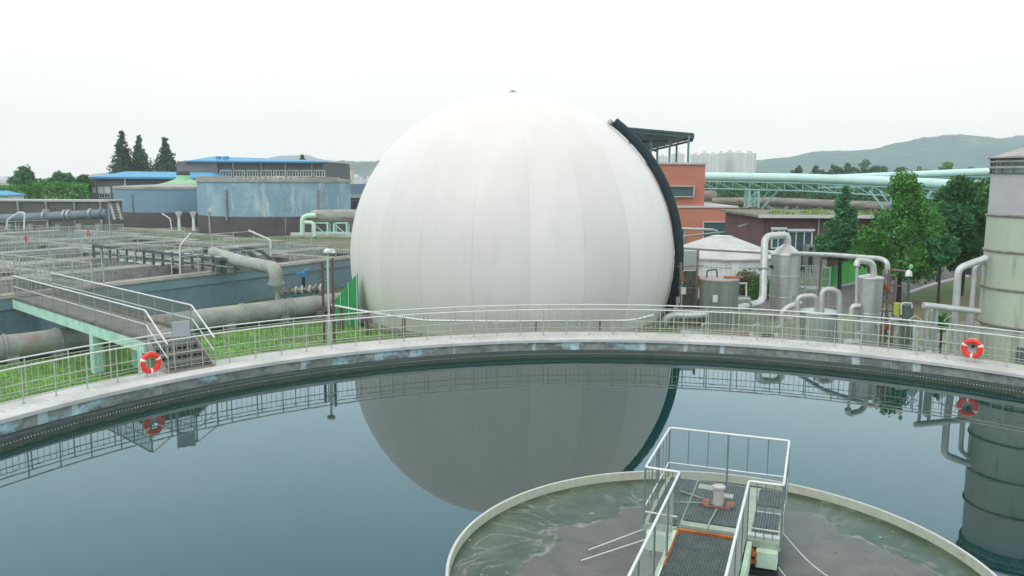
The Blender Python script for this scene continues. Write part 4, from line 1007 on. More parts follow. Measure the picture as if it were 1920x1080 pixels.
def tree(name, label, px, ytop, ybot, halfpx, D, kind, lm, ground=None, seed=1, n=4500, ls=None, ytrunk=None, group=None, trunk_r=.14, z0=GZ):
    rnd = random.Random(seed); top = at(px, ytop, D); bot = at(px, ybot, D); H = top.z - bot.z; Wd = halfpx * D / F
    g = V(bot.x, bot.y, z0)
    t = thing(name, label, 'tree', g, group)
    b = MB(); lean = rnd.uniform(-.3, .3) * trunk_r * 3
    tp = bot + V(0, 0, H * .8)
    b.tube([g - V(0, 0, .1), g.lerp(tp, .4) + V(lean, 0, 0), tp], [trunk_r, trunk_r * .7, trunk_r * .2], 8)
    cl = crown_clumps(rnd, kind, bot, H, Wd)
    for (c, r) in cl[::4]:
        s_ = g.lerp(tp, max(.1, min(.95, (c.z - .3 * r - g.z) / (tp.z - g.z + .01) * .9)))
        b.tube([s_, s_.lerp(c, .5) + V(0, 0, .1 * r), c], [trunk_r * .35, trunk_r * .22, trunk_r * .08], 5)
    b.build('trunk', bark, t)
    b = MB(); ls = ls or Wd * .05; tot = sum(r * r for c, r in cl)
    for (c, r) in cl:
        k = int(n * r * r / tot) + 3
        for i in range(k):
            d = Vector((rnd.gauss(0, 1), rnd.gauss(0, 1), rnd.gauss(0, .75))); d.normalize(); p = c + d * r * rnd.random() ** .38
            leaf(b, p, ls * rnd.uniform(.6, 1.5), rnd)
    b.build('crown', lm, t)
    return t
tree('cypress', 'tallest dark conical tree, leftmost of the three above the blue roof', 232, 246, 330, 24, 185, 'cypress', leaf_cyp, seed=11, n=3600, ls=.32, group='conical trees behind the halls', trunk_r=.3)
tree('cypress', 'middle dark conical tree of the three above the blue roof', 264, 255, 330, 22, 186, 'cypress', leaf_cyp, seed=12, n=3000, ls=.32, group='conical trees behind the halls', trunk_r=.3)
tree('cypress', 'dark conical tree standing alone beside the window hall', 312, 259, 330, 24, 184, 'cypress', leaf_cyp, seed=13, n=3200, ls=.32, group='conical trees behind the halls', trunk_r=.3)
tree('pine_tree', 'feathery blue-green tree above the far left hedge', 48, 318, 360, 36, 150, 'pine', leaf_teal, seed=21, n=2600, ls=.33, trunk_r=.2, group='trees at the far left')
tree('pine_tree', 'rounded blue-green tree right of the feathery one, far left', 116, 322, 356, 22, 155, 'bush', leaf_teal, seed=22, n=2000, ls=.3, trunk_r=.2, group='trees at the far left')
tree('pine_tree', 'dark tree touching the left end of the brown hall', 158, 321, 372, 16, 148, 'bush', leaf_dark, seed=23, n=2200, ls=.3, trunk_r=.2, group='trees at the far left')
tree('small_tree', 'small dark conical tree on the roof line right of the window hall', 567, 291, 303, 6, 230, 'cypress', leaf_cyp, seed=31, n=400, ls=.35, trunk_r=.2)
tree('small_tree', 'dark tree at the right end of the window hall', 610, 308, 336, 12, 200, 'bush', leaf_dark, seed=32, n=1000, ls=.35, trunk_r=.2)
def mass(name, label, pts, D, zh, lm, seed=1, n=3000, ls=.3, cat='hedge', kind='stuff', dj=4, rj=1.0, z0=None):
    """continuous bank of foliage following pixel top line pts"""
    rnd = random.Random(seed); b = MB(); tot = pts[-1][0] - pts[0][0]
    for i in range(n):
        x = pts[0][0] + tot * rnd.random()
        for j in range(len(pts) - 1):
            if pts[j][0] <= x <= pts[j + 1][0]:
                q = (x - pts[j][0]) / (pts[j + 1][0] - pts[j][0] + 1e-6); y = pts[j][1] * (1 - q) + pts[j + 1][1] * q
        dd = rnd.uniform(0, dj); top = at(x, y, D + dd * .3); zb = GZ if z0 is None else z0
        bumpv = rj * (mnoise.noise(V(x * .09, dd, seed)) + .5 * mnoise.noise(V(x * .3, dd, seed + 5)))
        fr = 1 - rnd.random() ** 1.6
        z = zb + (top.z + bumpv - zb) * fr
        yy = D + dd - (1 - fr) * .8 + .8 * mnoise.noise(V(x * .2, z * .8, 3))
        leaf(b, V(top.x * yy / top.y, yy, z), ls * rnd.uniform(.6, 1.4), rnd)
    o = b.build(name, lm); tag(o, label, cat, kind=kind); return o
mass('hedge', 'bright green clipped shrub bank at the far left beyond the dark gallery', [(-60, 352), (20, 350), (60, 346), (110, 343), (165, 348)], 138, 3, leaf_bright, 41, 5000, .33, rj=.5)

# ================================================================== right side
# silo
def silo():
    e = at(1842, 500, 31.4); D = 31.4; rr = 1.8
    n_ = V(e.y, -e.x, 0).normalized(); c = V(e.x, e.y, 0) + n_ * rr
    sm = mat('silo_paint', (.42, .46, .35), .7, col2=(.36, .39, .30), scale=.8, stretch=(1, 1, .3), lo=.35, hi=.65, var=.06, col3=(.24, .20, .15), scale3=1.1, lo3=.55, hi3=.72, stretch3=(1.5, 1.5, .25))
    t = thing('ringed_silo', 'tall round pale green silo with band seams at the right edge', 'silo', V(c.x, c.y, GZ))
    z = [at(px, y, D).z for px, y in ((1832, 598), (1838, 533), (1844, 466), (1848, 402), (1853, 326))]
    MB().lathe([(rr, z[0]), (rr, z[3])], c, 72).build('shell', sm, t)
    MB().lathe([(rr * .985, z[3]), (rr * .985, z[4])], c, 72).build('upper_shell', mat('silo_mauve', (.46, .43, .43), .6, col2=(.40, .37, .38), scale=.8, var=.05), t)
    MB().lathe([(rr * .97, GZ - .1), (rr * .97, z[0])], c, 72).build('lower_shell', sm, t)
    bm_ = mat('silo_band', (.25, .22, .17), .8, col2=(.15, .12, .1), scale=3, var=.2)
    for k, q in enumerate(z[:4]): MB().lathe([(rr, q - .045), (rr + .055, q - .03), (rr + .055, q + .03), (rr, q + .045)], c, 72).build('band', bm_, t)
    rm = mat('silo_roof', (.38, .34, .31), .7, col2=(.3, .27, .25), scale=1.5, var=.1)
    MB().lathe([(rr + .06, z[4] + .02), (rr * .98, z[4] + .02), (rr * .98, z[4] - .02)], c, 72).build('top_angle', bm_, t)
    zz = lambda y: at(1855, y, D).z
    MB().lathe([(rr * 1.02, zz(317)), (rr * 1.04, zz(315)), (rr * 1.02, zz(313))], c, 72).build('rail_ring', rm, t)
    MB().lathe([(rr * 1.02, zz(306)), (rr * 1.04, zz(304)), (rr * 1.02, zz(302))], c, 72).build('rail_ring', rm, t)
    for k in range(22):
        a = 2 * math.pi * k / 22 + .1; p = c + V(math.cos(a), math.sin(a), 0) * rr * .99; MB().bar(V(p.x, p.y, z[4]), V(p.x, p.y, zz(297)), .07, .07).build('roof_post', bm_, t)
    MB().lathe([(rr * .9, z[4] - .05), (rr * .9, zz(298))], c, 48).build('inner_drum', mat('silo_inner', (.3, .42, .4), .7, var=.1), t)
    MB().lathe([(rr * 1.08, zz(298)), (rr * 1.08, zz(295)), (rr * .95, zz(293)), (.25, zz(268)), (.01, zz(266))], c, 48, smooth=False).build('roof_cone', rm, t)
    a = math.atan2(-c.y, -c.x) - .12; d = V(math.cos(a), math.sin(a), 0); x = V(-d.y, d.x, 0)
    MB().box(c + d * (rr * .97) + V(0, 0, -.15), (.42, .1, .95), x, d).build('hatch', mat('hatch_dark', (.10, .13, .13), .5, var=.3), t)
    b = MB(); a += 2.2; d = V(math.cos(a), math.sin(a), 0); x = V(-d.y, d.x, 0)
    for s_ in (-1, 1): b.bar(c + d * (rr + .18) + x * .2 * s_ + V(0, 0, -.5), c + d * (rr + .18) + x * .2 * s_ + V(0, 0, z[4]), .04, .04)
    for k in range(24): b.bar(c + d * (rr + .18) - x * .2 + V(0, 0, -.4 + k * .32), c + d * (rr + .18) + x * .2 + V(0, 0, -.4 + k * .32), .025, .025)
    b.build('ladder', galv, t)
    return c, rr
silo_c, silo_r = silo()

def pipe(name, label, pts, r, m, D=None, rad=.25, cat='pipe', posts=(), group=None, pm=None, z0=GZ, seg=14, flanges=()):
    P = [Vector(p) if len(p) == 3 and not isinstance(p, tuple) else (at(p[0], p[1], p[2] if len(p) > 2 else D)) for p in pts]
    t = thing(name, label, cat, V(P[0].x, P[0].y, z0), group)
    MB().tube(smooth_path(P, rad, 5), r, seg).build('pipe', m, t)
    for (x, y, dd) in posts:
        q = at(x, y, dd); MB().bar(V(q.x, q.y, z0), q, .09, .09).build('post', pm or galv, t)
    for i, q in flanges:
        p = P[i].lerp(P[i + 1], q); d = (P[i + 1] - P[i]).normalized(); MB().tube([p - d * .03, p + d * .03], r * 1.45, seg).build('flange', galv, t)
    return t
pipe('silo_pipe', 'pale pipe coming down from the silo and turning into the ground, outer one', [(1850, 484), (1797, 503), (1792, 578), (1791, 660)], .13, alu, 30.5, .25, group='pipes beside the silo')
pipe('silo_pipe', 'pale pipe dropping straight down close beside the silo', [(1850, 488), (1829, 500), (1822, 575), (1820, 660)], .09, alu, 30.9, .2, group='pipes beside the silo')
pipe('header_pipe', 'horizontal pale pipe on posts ending left of the silo', [(1731, 572), (1836, 584)], .115, alu, 30.0, posts=((1739, 573, 30), (1757, 576, 30), (1815, 581, 30)), group='pipes beside the silo')
pipe('drop_pipe', 'short grey pipe hooking down under the horizontal pipe end', [(1757, 575), (1748, 580), (1746, 640)], .09, galv, 30.6, .15, group='pipes beside the silo')
for x, lab in ((1716, 'left of two mint diamond frames behind the railing by the silo'), (1783, 'right of two mint diamond frames behind the railing by the silo')):
    c = at(x, 601, 30.8); b = MB(); q = [c + V(-.27, 0, 0), c + V(0, 0, .2), c + V(.27, 0, 0), c + V(0, 0, -.2)]
    for k in range(4): b.tube([q[k], q[(k + 1) % 4]], .014, 6)
    b.tube([c - V(0, 0, .2), V(c.x, c.y, GZ)], .03, 6)
    tag(b.build('diamond_frame', mint), lab, 'frame', 'mint diamond frames')
def vessel(name, label, px, half, ytop, D, m, dome=.3, seg=40, group='steel vessels', cap_m=None, bands=0, z0=GZ):
    c = at(px, ytop, D); r = half * D / F
    t = thing(name, label, 'vessel', V(c.x, c.y, z0), group)
    MB().lathe([(r, z0), (r, c.z)], V(c.x, c.y, 0), seg).build('shell', m, t)
    MB().lathe([(r * 1.03, c.z - .06), (r * 1.05, c.z), (r * 1.0, c.z + .04), (r * .55, c.z + dome * .6), (.12, c.z + dome), (.01, c.z + dome)], V(c.x, c.y, 0), seg).build('lid', cap_m or m, t)
    for k in range(bands):
        z = z0 + (c.z - z0) * (k + 1) / (bands + 1); MB().lathe([(r, z - .03), (r + .02, z), (r, z + .03)], V(c.x, c.y, 0), seg).build('seam_band', m, t)
    nzl = MB(); a = -1.2
    for k in range(3):
        d = V(math.cos(a + k * .9), math.sin(a + k * .9), 0); z = z0 + (c.z - z0) * (.35 + .2 * k); p = V(c.x, c.y, z) + d * r; nzl.tube([p - d * .02, p + d * .12], .05, 10); nzl.tube([p + d * .12, p + d * .15], .085, 12)
    nzl.build('nozzle', galv, t)
    return t, V(c.x, c.y, c.z), r
# vessel A with cone
tA, cA, rA = vessel('cone_vessel', 'tall stainless steel vessel with a cone top and thick pipe, beside the white dome', 1474, 27, 476, 43.5, steel, .55, bands=2)
for x, y in ((1448, 500), (1503, 503)): 
    p = at(x, y, 43.4); MB().box(p, (.22, .3, .16)).build('lug', black, tA)
MB().cyl(at(1478, 590, 42.6), .3, GZ, GZ + .1, 12).build('base_plate', concrete, tA)
pipe('thick_duct', 'thick pale duct looping over the cone vessel and down towards the balloon', [(1477, 462, 43.5), (1476, 440, 43.5), (1434, 443, 43.2), (1430, 567, 42), (1352, 586, 40.5), (1300, 592, 40.5), (1262, 591, 40.8), (1246, 598, 40.8), (1244, 625, 40.8)], .19, alu, rad=.42, seg=18, posts=((1425, 577, 41.8), (1356, 590, 40.5)), flanges=((3, .35), (3, .7), (4, .4), (2, .5)))
# access platform right of vessel A
def access_platform():
    D = 44; t = thing('access_platform', 'small grey caged access platform on the right of the cone vessel', 'platform', at(1522, 590, D))
    a = at(1502, 540, D); c = at(1546, 540, D); w = c.x - a.x; zc = a.z; zt = at(1522, 500, D).z
    MB().box(V((a.x + c.x) / 2, D, zc), (w, 1.2, .08)).build('deck', galv, t)
    for x in (a.x, (a.x + c.x) / 2, c.x):
        for y in (D - .58, D + .58): MB().bar(V(x, y, GZ), V(x, y, zt), .05, .05).build('post', galv, t)
    b = MB(); n = 10
    for y in (D - .58, D + .58):
        for z in (zt, (zt + zc) / 2): b.bar(V(a.x, y, z), V(c.x, y, z), .035, .035)
        for k in range(n): b.bar(V(a.x + w * k / n, y, zc), V(a.x + w * k / n, y, zt), .02, .02)
    b.bar(V(c.x, D - .58, zt), V(c.x, D + .58, zt), .035, .035); b.build('cage_rail', galv, t)
access_platform()
tB, cB, rB = vessel('slim_vessel', 'slim tall stainless vessel behind the railing, under a white elbow pipe', 1631, 24, 520, 35.5, steel, .14, bands=1)
pipe('elbow_pipe', 'white elbow pipe running down the left side of the slim vessel', [(1639, 520, 35.5), (1637, 492, 35.5), (1608, 488, 35.3), (1606, 500, 35.2)], .13, alu, rad=.3, group='pipes at the slim vessel')
pipe('side_pipe', 'thin vertical pipe hugging the left side of the slim vessel', [(1607, 492, 35.2), (1604, 640, 35.2)], .06, alu, group='pipes at the slim vessel')
pipe('long_pipe', 'long thin pale pipe from the balloon past the cone vessel to the slim vessel', [(1262, 463, 47), (1330, 467, 46.6), (1440, 473, 45.5), (1560, 478, 39), (1652, 485, 36.5), (1664, 492, 36.2), (1664, 540, 36.2)], .11, alu, rad=.35, posts=((1309, 466, 46.8), (1540, 478, 40.5)), pm=rust, group='pipes at the slim vessel')
pipe('small_elbow', 'small white elbow on the lower left of the slim vessel', [(1612, 574, 35), (1598, 574, 35), (1596, 592, 35)], .12, alu, rad=.2, group='pipes at the slim vessel')
def rusty_frame():
    D = 35.8; t = thing('scaffold_tower', 'mauve rusty steel frame tower right of the slim vessel', 'frame', V(at(1670, 640, D).x, D, GZ))
    mr = mat('mauve_rust', (.24, .18, .17), .85, col2=(.16, .11, .10), scale=4, var=.25)
    for x in (1658, 1668, 1680):
        for dy in (0, .5): a = at(x, 505 if x < 1675 else 520, D + dy); MB().bar(V(a.x, D + dy, GZ), a, .1, .1).build('upright', mr, t)
    for k in range(8): MB().bar(at(1658, 515 + 17 * k, D), at(1680, 516 + 17 * k, D), .06, .07).build('crossbar', mr, t)
    for k in range(4): MB().bar(at(1658, 515 + 34 * k, D - .05), at(1680, 545 + 34 * k, D - .05), .05, .05).build('brace', mr, t)
    MB().tube(smooth_path([at(1672, 506, D), at(1700, 509, D), at(1702, 512, D)], .1), .05, 8).build('arm', mr, t)
    for y in (540, 613): MB().box(at(1664, y, D - .12), (.22, .1, .24)).build('rust_box', MATS['bright_rust'], t)
    MB().bar(at(1680, 536, D), at(1702, 536, D), .05, .05).build('arm', mr, t)
rusty_frame()
def camera_post():
    D = 34.2; b0 = at(1705, 640, D); t = thing('camera_post', 'dark post with a white dome camera right of the rusty frame', 'camera post', V(b0.x, D, GZ))
    MB().tube([V(at(1704, 575, D).x, D, GZ), at(1704, 520, D)], .06, 8).build('post', mat('post_green_dark', (.05, .1, .08), .6, var=.2), t)
    q = at(1704, 514, D); MB().tube([q + V(0, 0, .18), q + V(0, 0, .1), q + V(0, 0, -.08)], [.04, .12, .15], 14).build('housing', white_rail, t)
    MB().tube([q + V(0, 0, -.08), q + V(0, 0, -.15)], [.11, .04], 14).build('lens', black, t)
    q = at(1708, 500, D); MB().tube([q + V(0, 0, -.1), q, q + V(0, 0, .1)], [.05, .1, .03], 10).build('lamp', mat('green_lamp', (.2, .5, .2), .4, var=.1), t)
camera_post()
def cabinet():
    D = 33.8; c = at(1700, 585, D); t = thing('control_cabinet', 'dark green cabinet with pale arched top right of the rusty frame', 'cabinet', V(c.x, D, GZ))
    MB().box(V(c.x, D, (GZ + c.z + .3) / 2), (.42, .35, c.z + .3 - GZ)).build('body', mat('cab_green', (.10, .13, .11), .5, var=.25), t, .02)
    MB().tube(smooth_path([at(1690, 590, D - .25), at(1690, 568, D - .25), at(1710, 568, D - .25), at(1710, 578, D - .25)], .12), .03, 8).build('hood', white_rail, t)
    MB().tube(smooth_path([at(1668, 600, D), at(1700, 598, D), at(1708, 612, D), at(1708, 640, D)], .3), .1, 12).build('white_bend', alu, t)
    MB().cyl(at(1682, 580, D), .14, at(1682, 590, D).z, at(1682, 568, D).z, 10).build('yellow_valve', mat('valve_yellow', (.35, .4, .05), .6, var=.2), t)
cabinet()
tC, cC, rC = vessel('squat_vessel', 'squat grey vessel with a flat lid under two inverted U pipes', 1536, 36, 584, 36.5, galv, .1, cap_m=steel)
pipe('u_pipe', 'inverted U pipe on the left of the squat vessel', [(1497, 640), (1495, 556), (1531, 554), (1532, 588)], .11, alu, 36.2, .3, group='inverted U pipes')
pipe('u_pipe', 'taller rounded inverted U pipe over the squat vessel', [(1540, 596), (1541, 541), (1574, 545), (1575, 650)], .125, alu, 35.8, .55, group='inverted U pipes')
pipe('white_hook', 'white hook pipe rising behind the railing left of the inverted U pipes', [(1465, 610, 37), (1466, 586, 37), (1478, 576, 37), (1500, 568, 37.4)], .13, alu, rad=.4)
tD, cD, rD = vessel('green_vessel', 'wide olive steel tank with a pinkish rim and white tag, right of the balloon duct', 1349, 36, 522, 41, mat('olive_vessel', (.23, .25, .20), .5, .25, col2=(.15, .17, .14), scale=1.5, stretch=(2.5, 2.5, .2), var=.1), .08, cap_m=mat('pink_rim', (.36, .29, .27), .7, var=.2))
MB().box(at(1341, 560, 41 - rD - .01), (.24, .02, .36)).build('tag_plate', white_rail, tD)
MB().box(at(1375, 519, 41 - .4), (.9, .3, .06)).build('orange_strip', MATS['bright_rust'], tD)
MB().tube(smooth_path([at(1325, 520, 40.8), at(1326, 507, 40.8), at(1344, 505, 40.8), at(1345, 519, 40.8)], .1), .035, 8).build('hoop', black, tD)
b = MB()
for k in range(9): b.bar(at(1316 + k * 9, 519, 41.8), at(1316 + k * 9, 488, 41.8), .018, .018)
for y in (488, 498, 508): b.bar(at(1316, y, 41.8), at(1388, y, 41.8), .018, .018)
b.build('top_mesh', mat('mesh_pink', (.42, .36, .34), .7, var=.1), tD)
MB().box(at(1379, 502, 41.7), (.3, .02, .26)).build('tag_plate', white_rail, tD)
for a_, c_ in (((1385, 531), (1401, 531)), ((1368, 558), (1407, 560)), ((1399, 531), (1399, 556))): MB().bar(at(a_[0], a_[1], 40.8), at(c_[0], c_[1], 40.8), .07, .07).build('bracket', white_rail, tD)
def left_frames():
    D = 42; t = thing('rusty_rack', 'rusty upright frame with boxes between the balloon duct and the olive tank', 'frame', V(at(1295, 600, D).x, D, GZ))
    for x in (1277, 1309): a = at(x, 492 if x < 1300 else 468, D); MB().bar(V(a.x, D, GZ), a, .11, .11).build('upright', mat('mauve_rust', (.24, .18, .17)), t)
    MB().bar(at(1270, 500, D), at(1320, 498, D), .06, .06).build('crossbar', MATS['mauve_rust'], t); MB().bar(at(1270, 540, D), at(1312, 540, D), .05, .05).build('crossbar', MATS['mauve_rust'], t)
    MB().box(at(1295, 488, D + .6), (.8, .3, 1.0)).build('panel_box', mat('panel_grey', (.33, .38, .35), .6, var=.1), t)
    for x, y, w, h, m_ in ((1281, 545, .25, .35, white_rail), (1271, 562, .2, .3, galv), (1318, 565, .16, .25, white_rail), (1278, 520, .2, .5, rust), (1312, 527, .14, .5, MATS['bright_rust']), (1315, 550, .12, .6, mat('valve_yellow', (.35, .4, .05)))):
        MB().box(at(x, y, D - .2), (w, .2, h)).build('small_box', m_, t)
    b = MB()
    for k in range(6): b.bar(at(1283 + k * 4, 508, D + .3), V(at(1283 + k * 4, 508, D + .3).x, D + .3, GZ), .1 if k % 2 else .05, .1)
    b.build('pipe_bank', mat('bank_dark', (.06, .09, .06), .8, col2=(.16, .17, .12), scale=3, var=.3), t)
left_frames()
def pump(px, py, D, m, lab, s_=1.0):
    c = at(px, py, D); c.z = GZ; t = thing('pump', lab, 'pump', c, 'small pumps behind the railing')
    MB().box(c + V(0, 0, .08), (.9 * s_, .4 * s_, .16)).build('plinth', concrete, t)
    MB().tube([c + V(-.4 * s_, 0, .38 * s_), c + V(.05, 0, .38 * s_)], .17 * s_, 16).build('motor', m, t)
    MB().tube([c + V(.05, 0, .38 * s_), c + V(.25 * s_, 0, .38 * s_)], [.1 * s_, .24 * s_], 16).build('volute', galv, t)
    MB().tube(smooth_path([c + V(.25 * s_, 0, .4 * s_), c + V(.25 * s_, 0, .85 * s_), c + V(.6 * s_, .2, .85 * s_)], .12), .06, 10).build('outlet', galv, t)
random.seed(4)
for px, D, m, lab in ((1305, 36.3, galv, 'small grey pump behind the railing nearest the balloon duct'), (1400, 36.0, rust, 'rust brown pump behind the railing below the olive tank'), (1446, 35.8, black, 'black pump behind the railing left of the squat vessel'),
                      (1597, 34.6, steel, 'bright steel pump behind the railing between squat and slim vessels'), (1720, 33.0, mat('motor_teal', (.05, .13, .12), .5, var=.2), 'dark teal pump behind the railing below the camera post'),
                      (1750, 32.3, steel, 'steel pump under the horizontal pale pipe'), (1775, 31.6, black, 'black pump behind the railing between the diamond frames and the silo')):
    pump(px, 640, D, m, lab)
for x, D, h, lab in ((1285, 36.2, .5, 'low white marker box on the gravel beside the balloon stand'), (1325, 36, .35, 'low white box in the grass under the thick duct')):
    c = at(x, 640, D); b = MB(); b.box(V(c.x, c.y, GZ + h / 2), (.35, .25, h)); b.box(V(c.x, c.y, GZ + h + .02), (.42, .3, .05)); tag(b.build('meter_box', white_rail), lab, 'box')

gravel = mat('yard_gravel', (.19, .20, .155), .95, col2=(.13, .15, .09), scale=.9, var=.3, vscale=8, col3=(.08, .14, .04), scale3=.5, lo3=.55, hi3=.65, bump=.3)
sheet('yard_gravel', [(5, 28), (30, 22), (34, 40), (26, 50), (9, 56), (8, 36)], GZ + .01, gravel)

# white dome tank
def white_dome():
    D = 60; c = at(1352, 476, D); s_ = D / F; t = thing('dome_tank', 'low white tank with a faceted cone roof behind the vessels', 'tank', V(c.x, c.y, GZ))
    wm = mat('white_render', (.72, .72, .70), .8, col2=(.5, .51, .48), scale=.7, var=.06)
    zz = lambda y: at(1352, y, D).z
    MB().lathe([(108 * s_, GZ), (108 * s_, c.z)], V(c.x, c.y, 0), 10, smooth=False, a0=8, a1=368).build('wall', wm, t)
    MB().lathe([(110 * s_, c.z - .12), (112 * s_, c.z - .1), (112 * s_, c.z), (26 * s_, zz(445)), (24 * s_, zz(444)), (.01, zz(443.5))], V(c.x, c.y, 0), 10, smooth=False, a0=8, a1=368).build('cone_roof', mat('pale_roofing', (.50, .50, .48), .85, col2=(.4, .4, .37), scale=.8, var=.1), t)
    MB().cyl(c, 20 * s_, zz(446), zz(442), 16).build('roof_hatch', wm, t)
    for y in (492, 510): MB().lathe([(108.5 * s_, zz(y)), (108.8 * s_, zz(y) + .02), (108.5 * s_, zz(y) + .05)], V(c.x, c.y, 0), 10, smooth=False, a0=8, a1=368).build('joint_strip', concrete, t)
white_dome()
pipe('handrail_pipe', 'thin grey pipe rail crossing in front of the red building base', [(1258, 446), (1340, 437), (1433, 429)], .09, galv, 78, posts=((1283, 443, 78), (1340, 437, 78), (1390, 433, 78), (1428, 430, 78)))
pipe('bent_rail', 'grey pipe bending down in front of the red building window', [(1262, 428), (1336, 431), (1345, 434), (1347, 445)], .13, alu, 79)

# red building with canopy
brick_or = mat('orange_brick', (.50, .18, .115), .85, col2=(.44, .15, .09), scale=.5, var=.08, vscale=4, col3=(.52, .2, .13), scale3=.25, lo3=.5, hi3=.7)
trim = mat('trim_grey', (.52, .49, .47), .7, var=.1)
def red_building():
    D = 97; s_ = D / F
    t = thing('red_building', 'stepped orange red building with grey trims, behind the right flank of the balloon', 'building', V(at(1300, 440, D).x, D, GZ))
    X = lambda px, dd=D: at(px, 340, dd).x
    Zt = lambda y, px=1300, dd=D: at(px, y, dd).z
    zl = Zt(389); zu = Zt(308, 1323); wu = X(1323)
    MB().box(V((X(1130) + X(1385)) / 2, D + 6, (GZ + zl) / 2), (X(1385) - X(1130), 12, zl - GZ)).build('lower_block', brick_or, t)
    MB().box(V((X(1130) + wu) / 2, D + 6.2, (zl + zu) / 2), (wu - X(1130), 11.6, zu - zl)).build('upper_block', brick_or, t)
    MB().box(V((X(1129) + X(1386)) / 2, D + 6, zl + .08), (X(1386.5) - X(1129), 12.3, .2)).build('lower_coping', trim, t)
    MB().box(V((X(1130) + wu) / 2, D + 6.2, zu + .1), (wu - X(1130) + .3, 12, .24)).build('upper_coping', trim, t)
    gl = mat('window_teal', (.05, .11, .115), .15, var=.15, spec=.8)
    # upper strip window
    cc = at(1278, 359, D); w = (1303 - 1235) * s_; window(t, V(X(1268), D + .4, cc.z), w, 21 * s_, V(1, 0, 0), V(0, -1, 0), 0, fm=trim, depth=.5, pane_m=gl)
    cc = at(1347, 430, D); window(t, V(X(1346), D, at(1346, 432, D).z), 50 * s_, 33 * s_, V(1, 0, 0), V(0, -1, 0), 0, fm=trim, depth=.25, pane_m=gl)
    window(t, V(X(1274), D, at(1274, 437, D).z), 26 * s_, 18 * s_, V(1, 0, 0), V(0, -1, 0), 1, fm=trim, depth=.25, pane_m=gl)
    # canopy on the roof
    cm = mat('canopy_blue', (.035, .075, .08), .55, .2, col2=(.05, .1, .1), scale=1, var=.15)
    can = MB(); a = at(1168, 237.5, D - 4); c = at(1301, 249.5, D + 1); e = at(1299, 257, D + 9); f = at(1207, 280, D + 10)
    can.poly([a, c, e, f], .22); can.build('canopy_roof', cm, t)
    b = MB()
    for k in range(8): p = a.lerp(c, k / 7) - V(0, 0, .25); q = f.lerp(e, k / 7) - V(0, 0, .25); b.bar(p, q, .12, .3)
    for q in (.02, .5, .98): b.bar(a.lerp(f, q) - V(0, 0, .45), c.lerp(e, q) - V(0, 0, .45), .2, .25)
    b.build('canopy_beam', cm, t)
    for x, dd in ((1220, D + .6), (1255, D + .6), (1290, D + .6), (1232, D + 8), (1268, D + 8), (1180, D + .6)):
        p = at(x, 300, dd); q = (dd - (D - 4)) / 13; zt_ = (c.z - .3) if dd < D + 2 else (e.z * .5 + f.z * .5 - .3); MB().bar(V(p.x, dd, zu), V(p.x, dd, zt_), .22, .22).build('canopy_post', mat('post_teal', (.12, .22, .24), .5, var=.1), t)
    MB().bar(at(1233, 285, D + 8), V(at(1233, 285, D + 8).x - 1.5, D + 8, zu + 2.2), .15, .15).build('canopy_brace', cm, t)
red_building()

# low brown brick building
brick_dk = mat('dark_brick', (.105, .05, .045), .9, col2=(.14, .068, .06), scale=1.2, var=.15, vscale=8)
def brown_building():
    D = 66; s_ = D / F; X = lambda px: at(px, 420, D).x
    t = thing('brown_brick_building', 'low dark brick building with white framed windows and weeds on its roof', 'building', V(X(1520), D, GZ))
    zt = at(1480, 408, D).z
    MB().box(V((X(1432) + X(1660)) / 2, D + 6, (GZ + zt) / 2), (X(1660) - X(1432), 12, zt - GZ)).build('wall', brick_dk, t)
    MB().box(V((X(1420) + X(1662)) / 2, D + 5.9, zt + .1), (X(1662) - X(1420), 12.8, .2)).build('roof_slab', mat('roof_moss', (.12, .15, .07), .95, col2=(.2, .17, .13), scale=.8, var=.3), t)
    MB().box(V((X(1420) + X(1662)) / 2, D - .55, zt + .11), (X(1662) - X(1420) + .1, .2, .24)).build('fascia', trim, t)
    window(t, V(X(1460), D, at(1460, 448, D).z), 26 * s_, 36 * s_, V(1, 0, 0), V(0, -1, 0), 1, lintel=True)
    window(t, V(X(1501), D, at(1501, 455, D).z), 46 * s_, 44 * s_, V(1, 0, 0), V(0, -1, 0), 2, lintel=True)
    window(t, V(X(1581), D, at(1581, 458, D).z), 44 * s_, 42 * s_, V(1, 0, 0), V(0, -1, 0), 2)
    MB().box(V(X(1527), D - .5, (GZ + at(1527, 458, D).z) / 2), (38 * s_, .9, at(1527, 458, D).z - GZ)).build('grey_porch', mat('porch_grey', (.2, .22, .21), .7, var=.1), t)
    MB().box(V(X(1515), D - .98, (GZ + at(1515, 462, D).z) / 2), (8 * s_, .05, at(1515, 462, D).z - GZ)).build('door', black, t)
    MB().bar(V(X(1534), D - .1, GZ), V(X(1534), D - .1, zt), .1, .1).build('downpipe', galv, t)
brown_building()
mass('roof_weeds', 'patchy yellow green weeds growing on the flat roof of the brick building', [(1436, 404), (1455, 397), (1490, 402), (1520, 396), (1560, 402), (1650, 400)], 67, 0, mat('weeds', (.16, .25, .06), .9, col2=(.26, .27, .10), scale=.7, var=.3, island=.3), 51, 2500, .12, 'weeds', rj=.15, dj=6, z0=2.9)

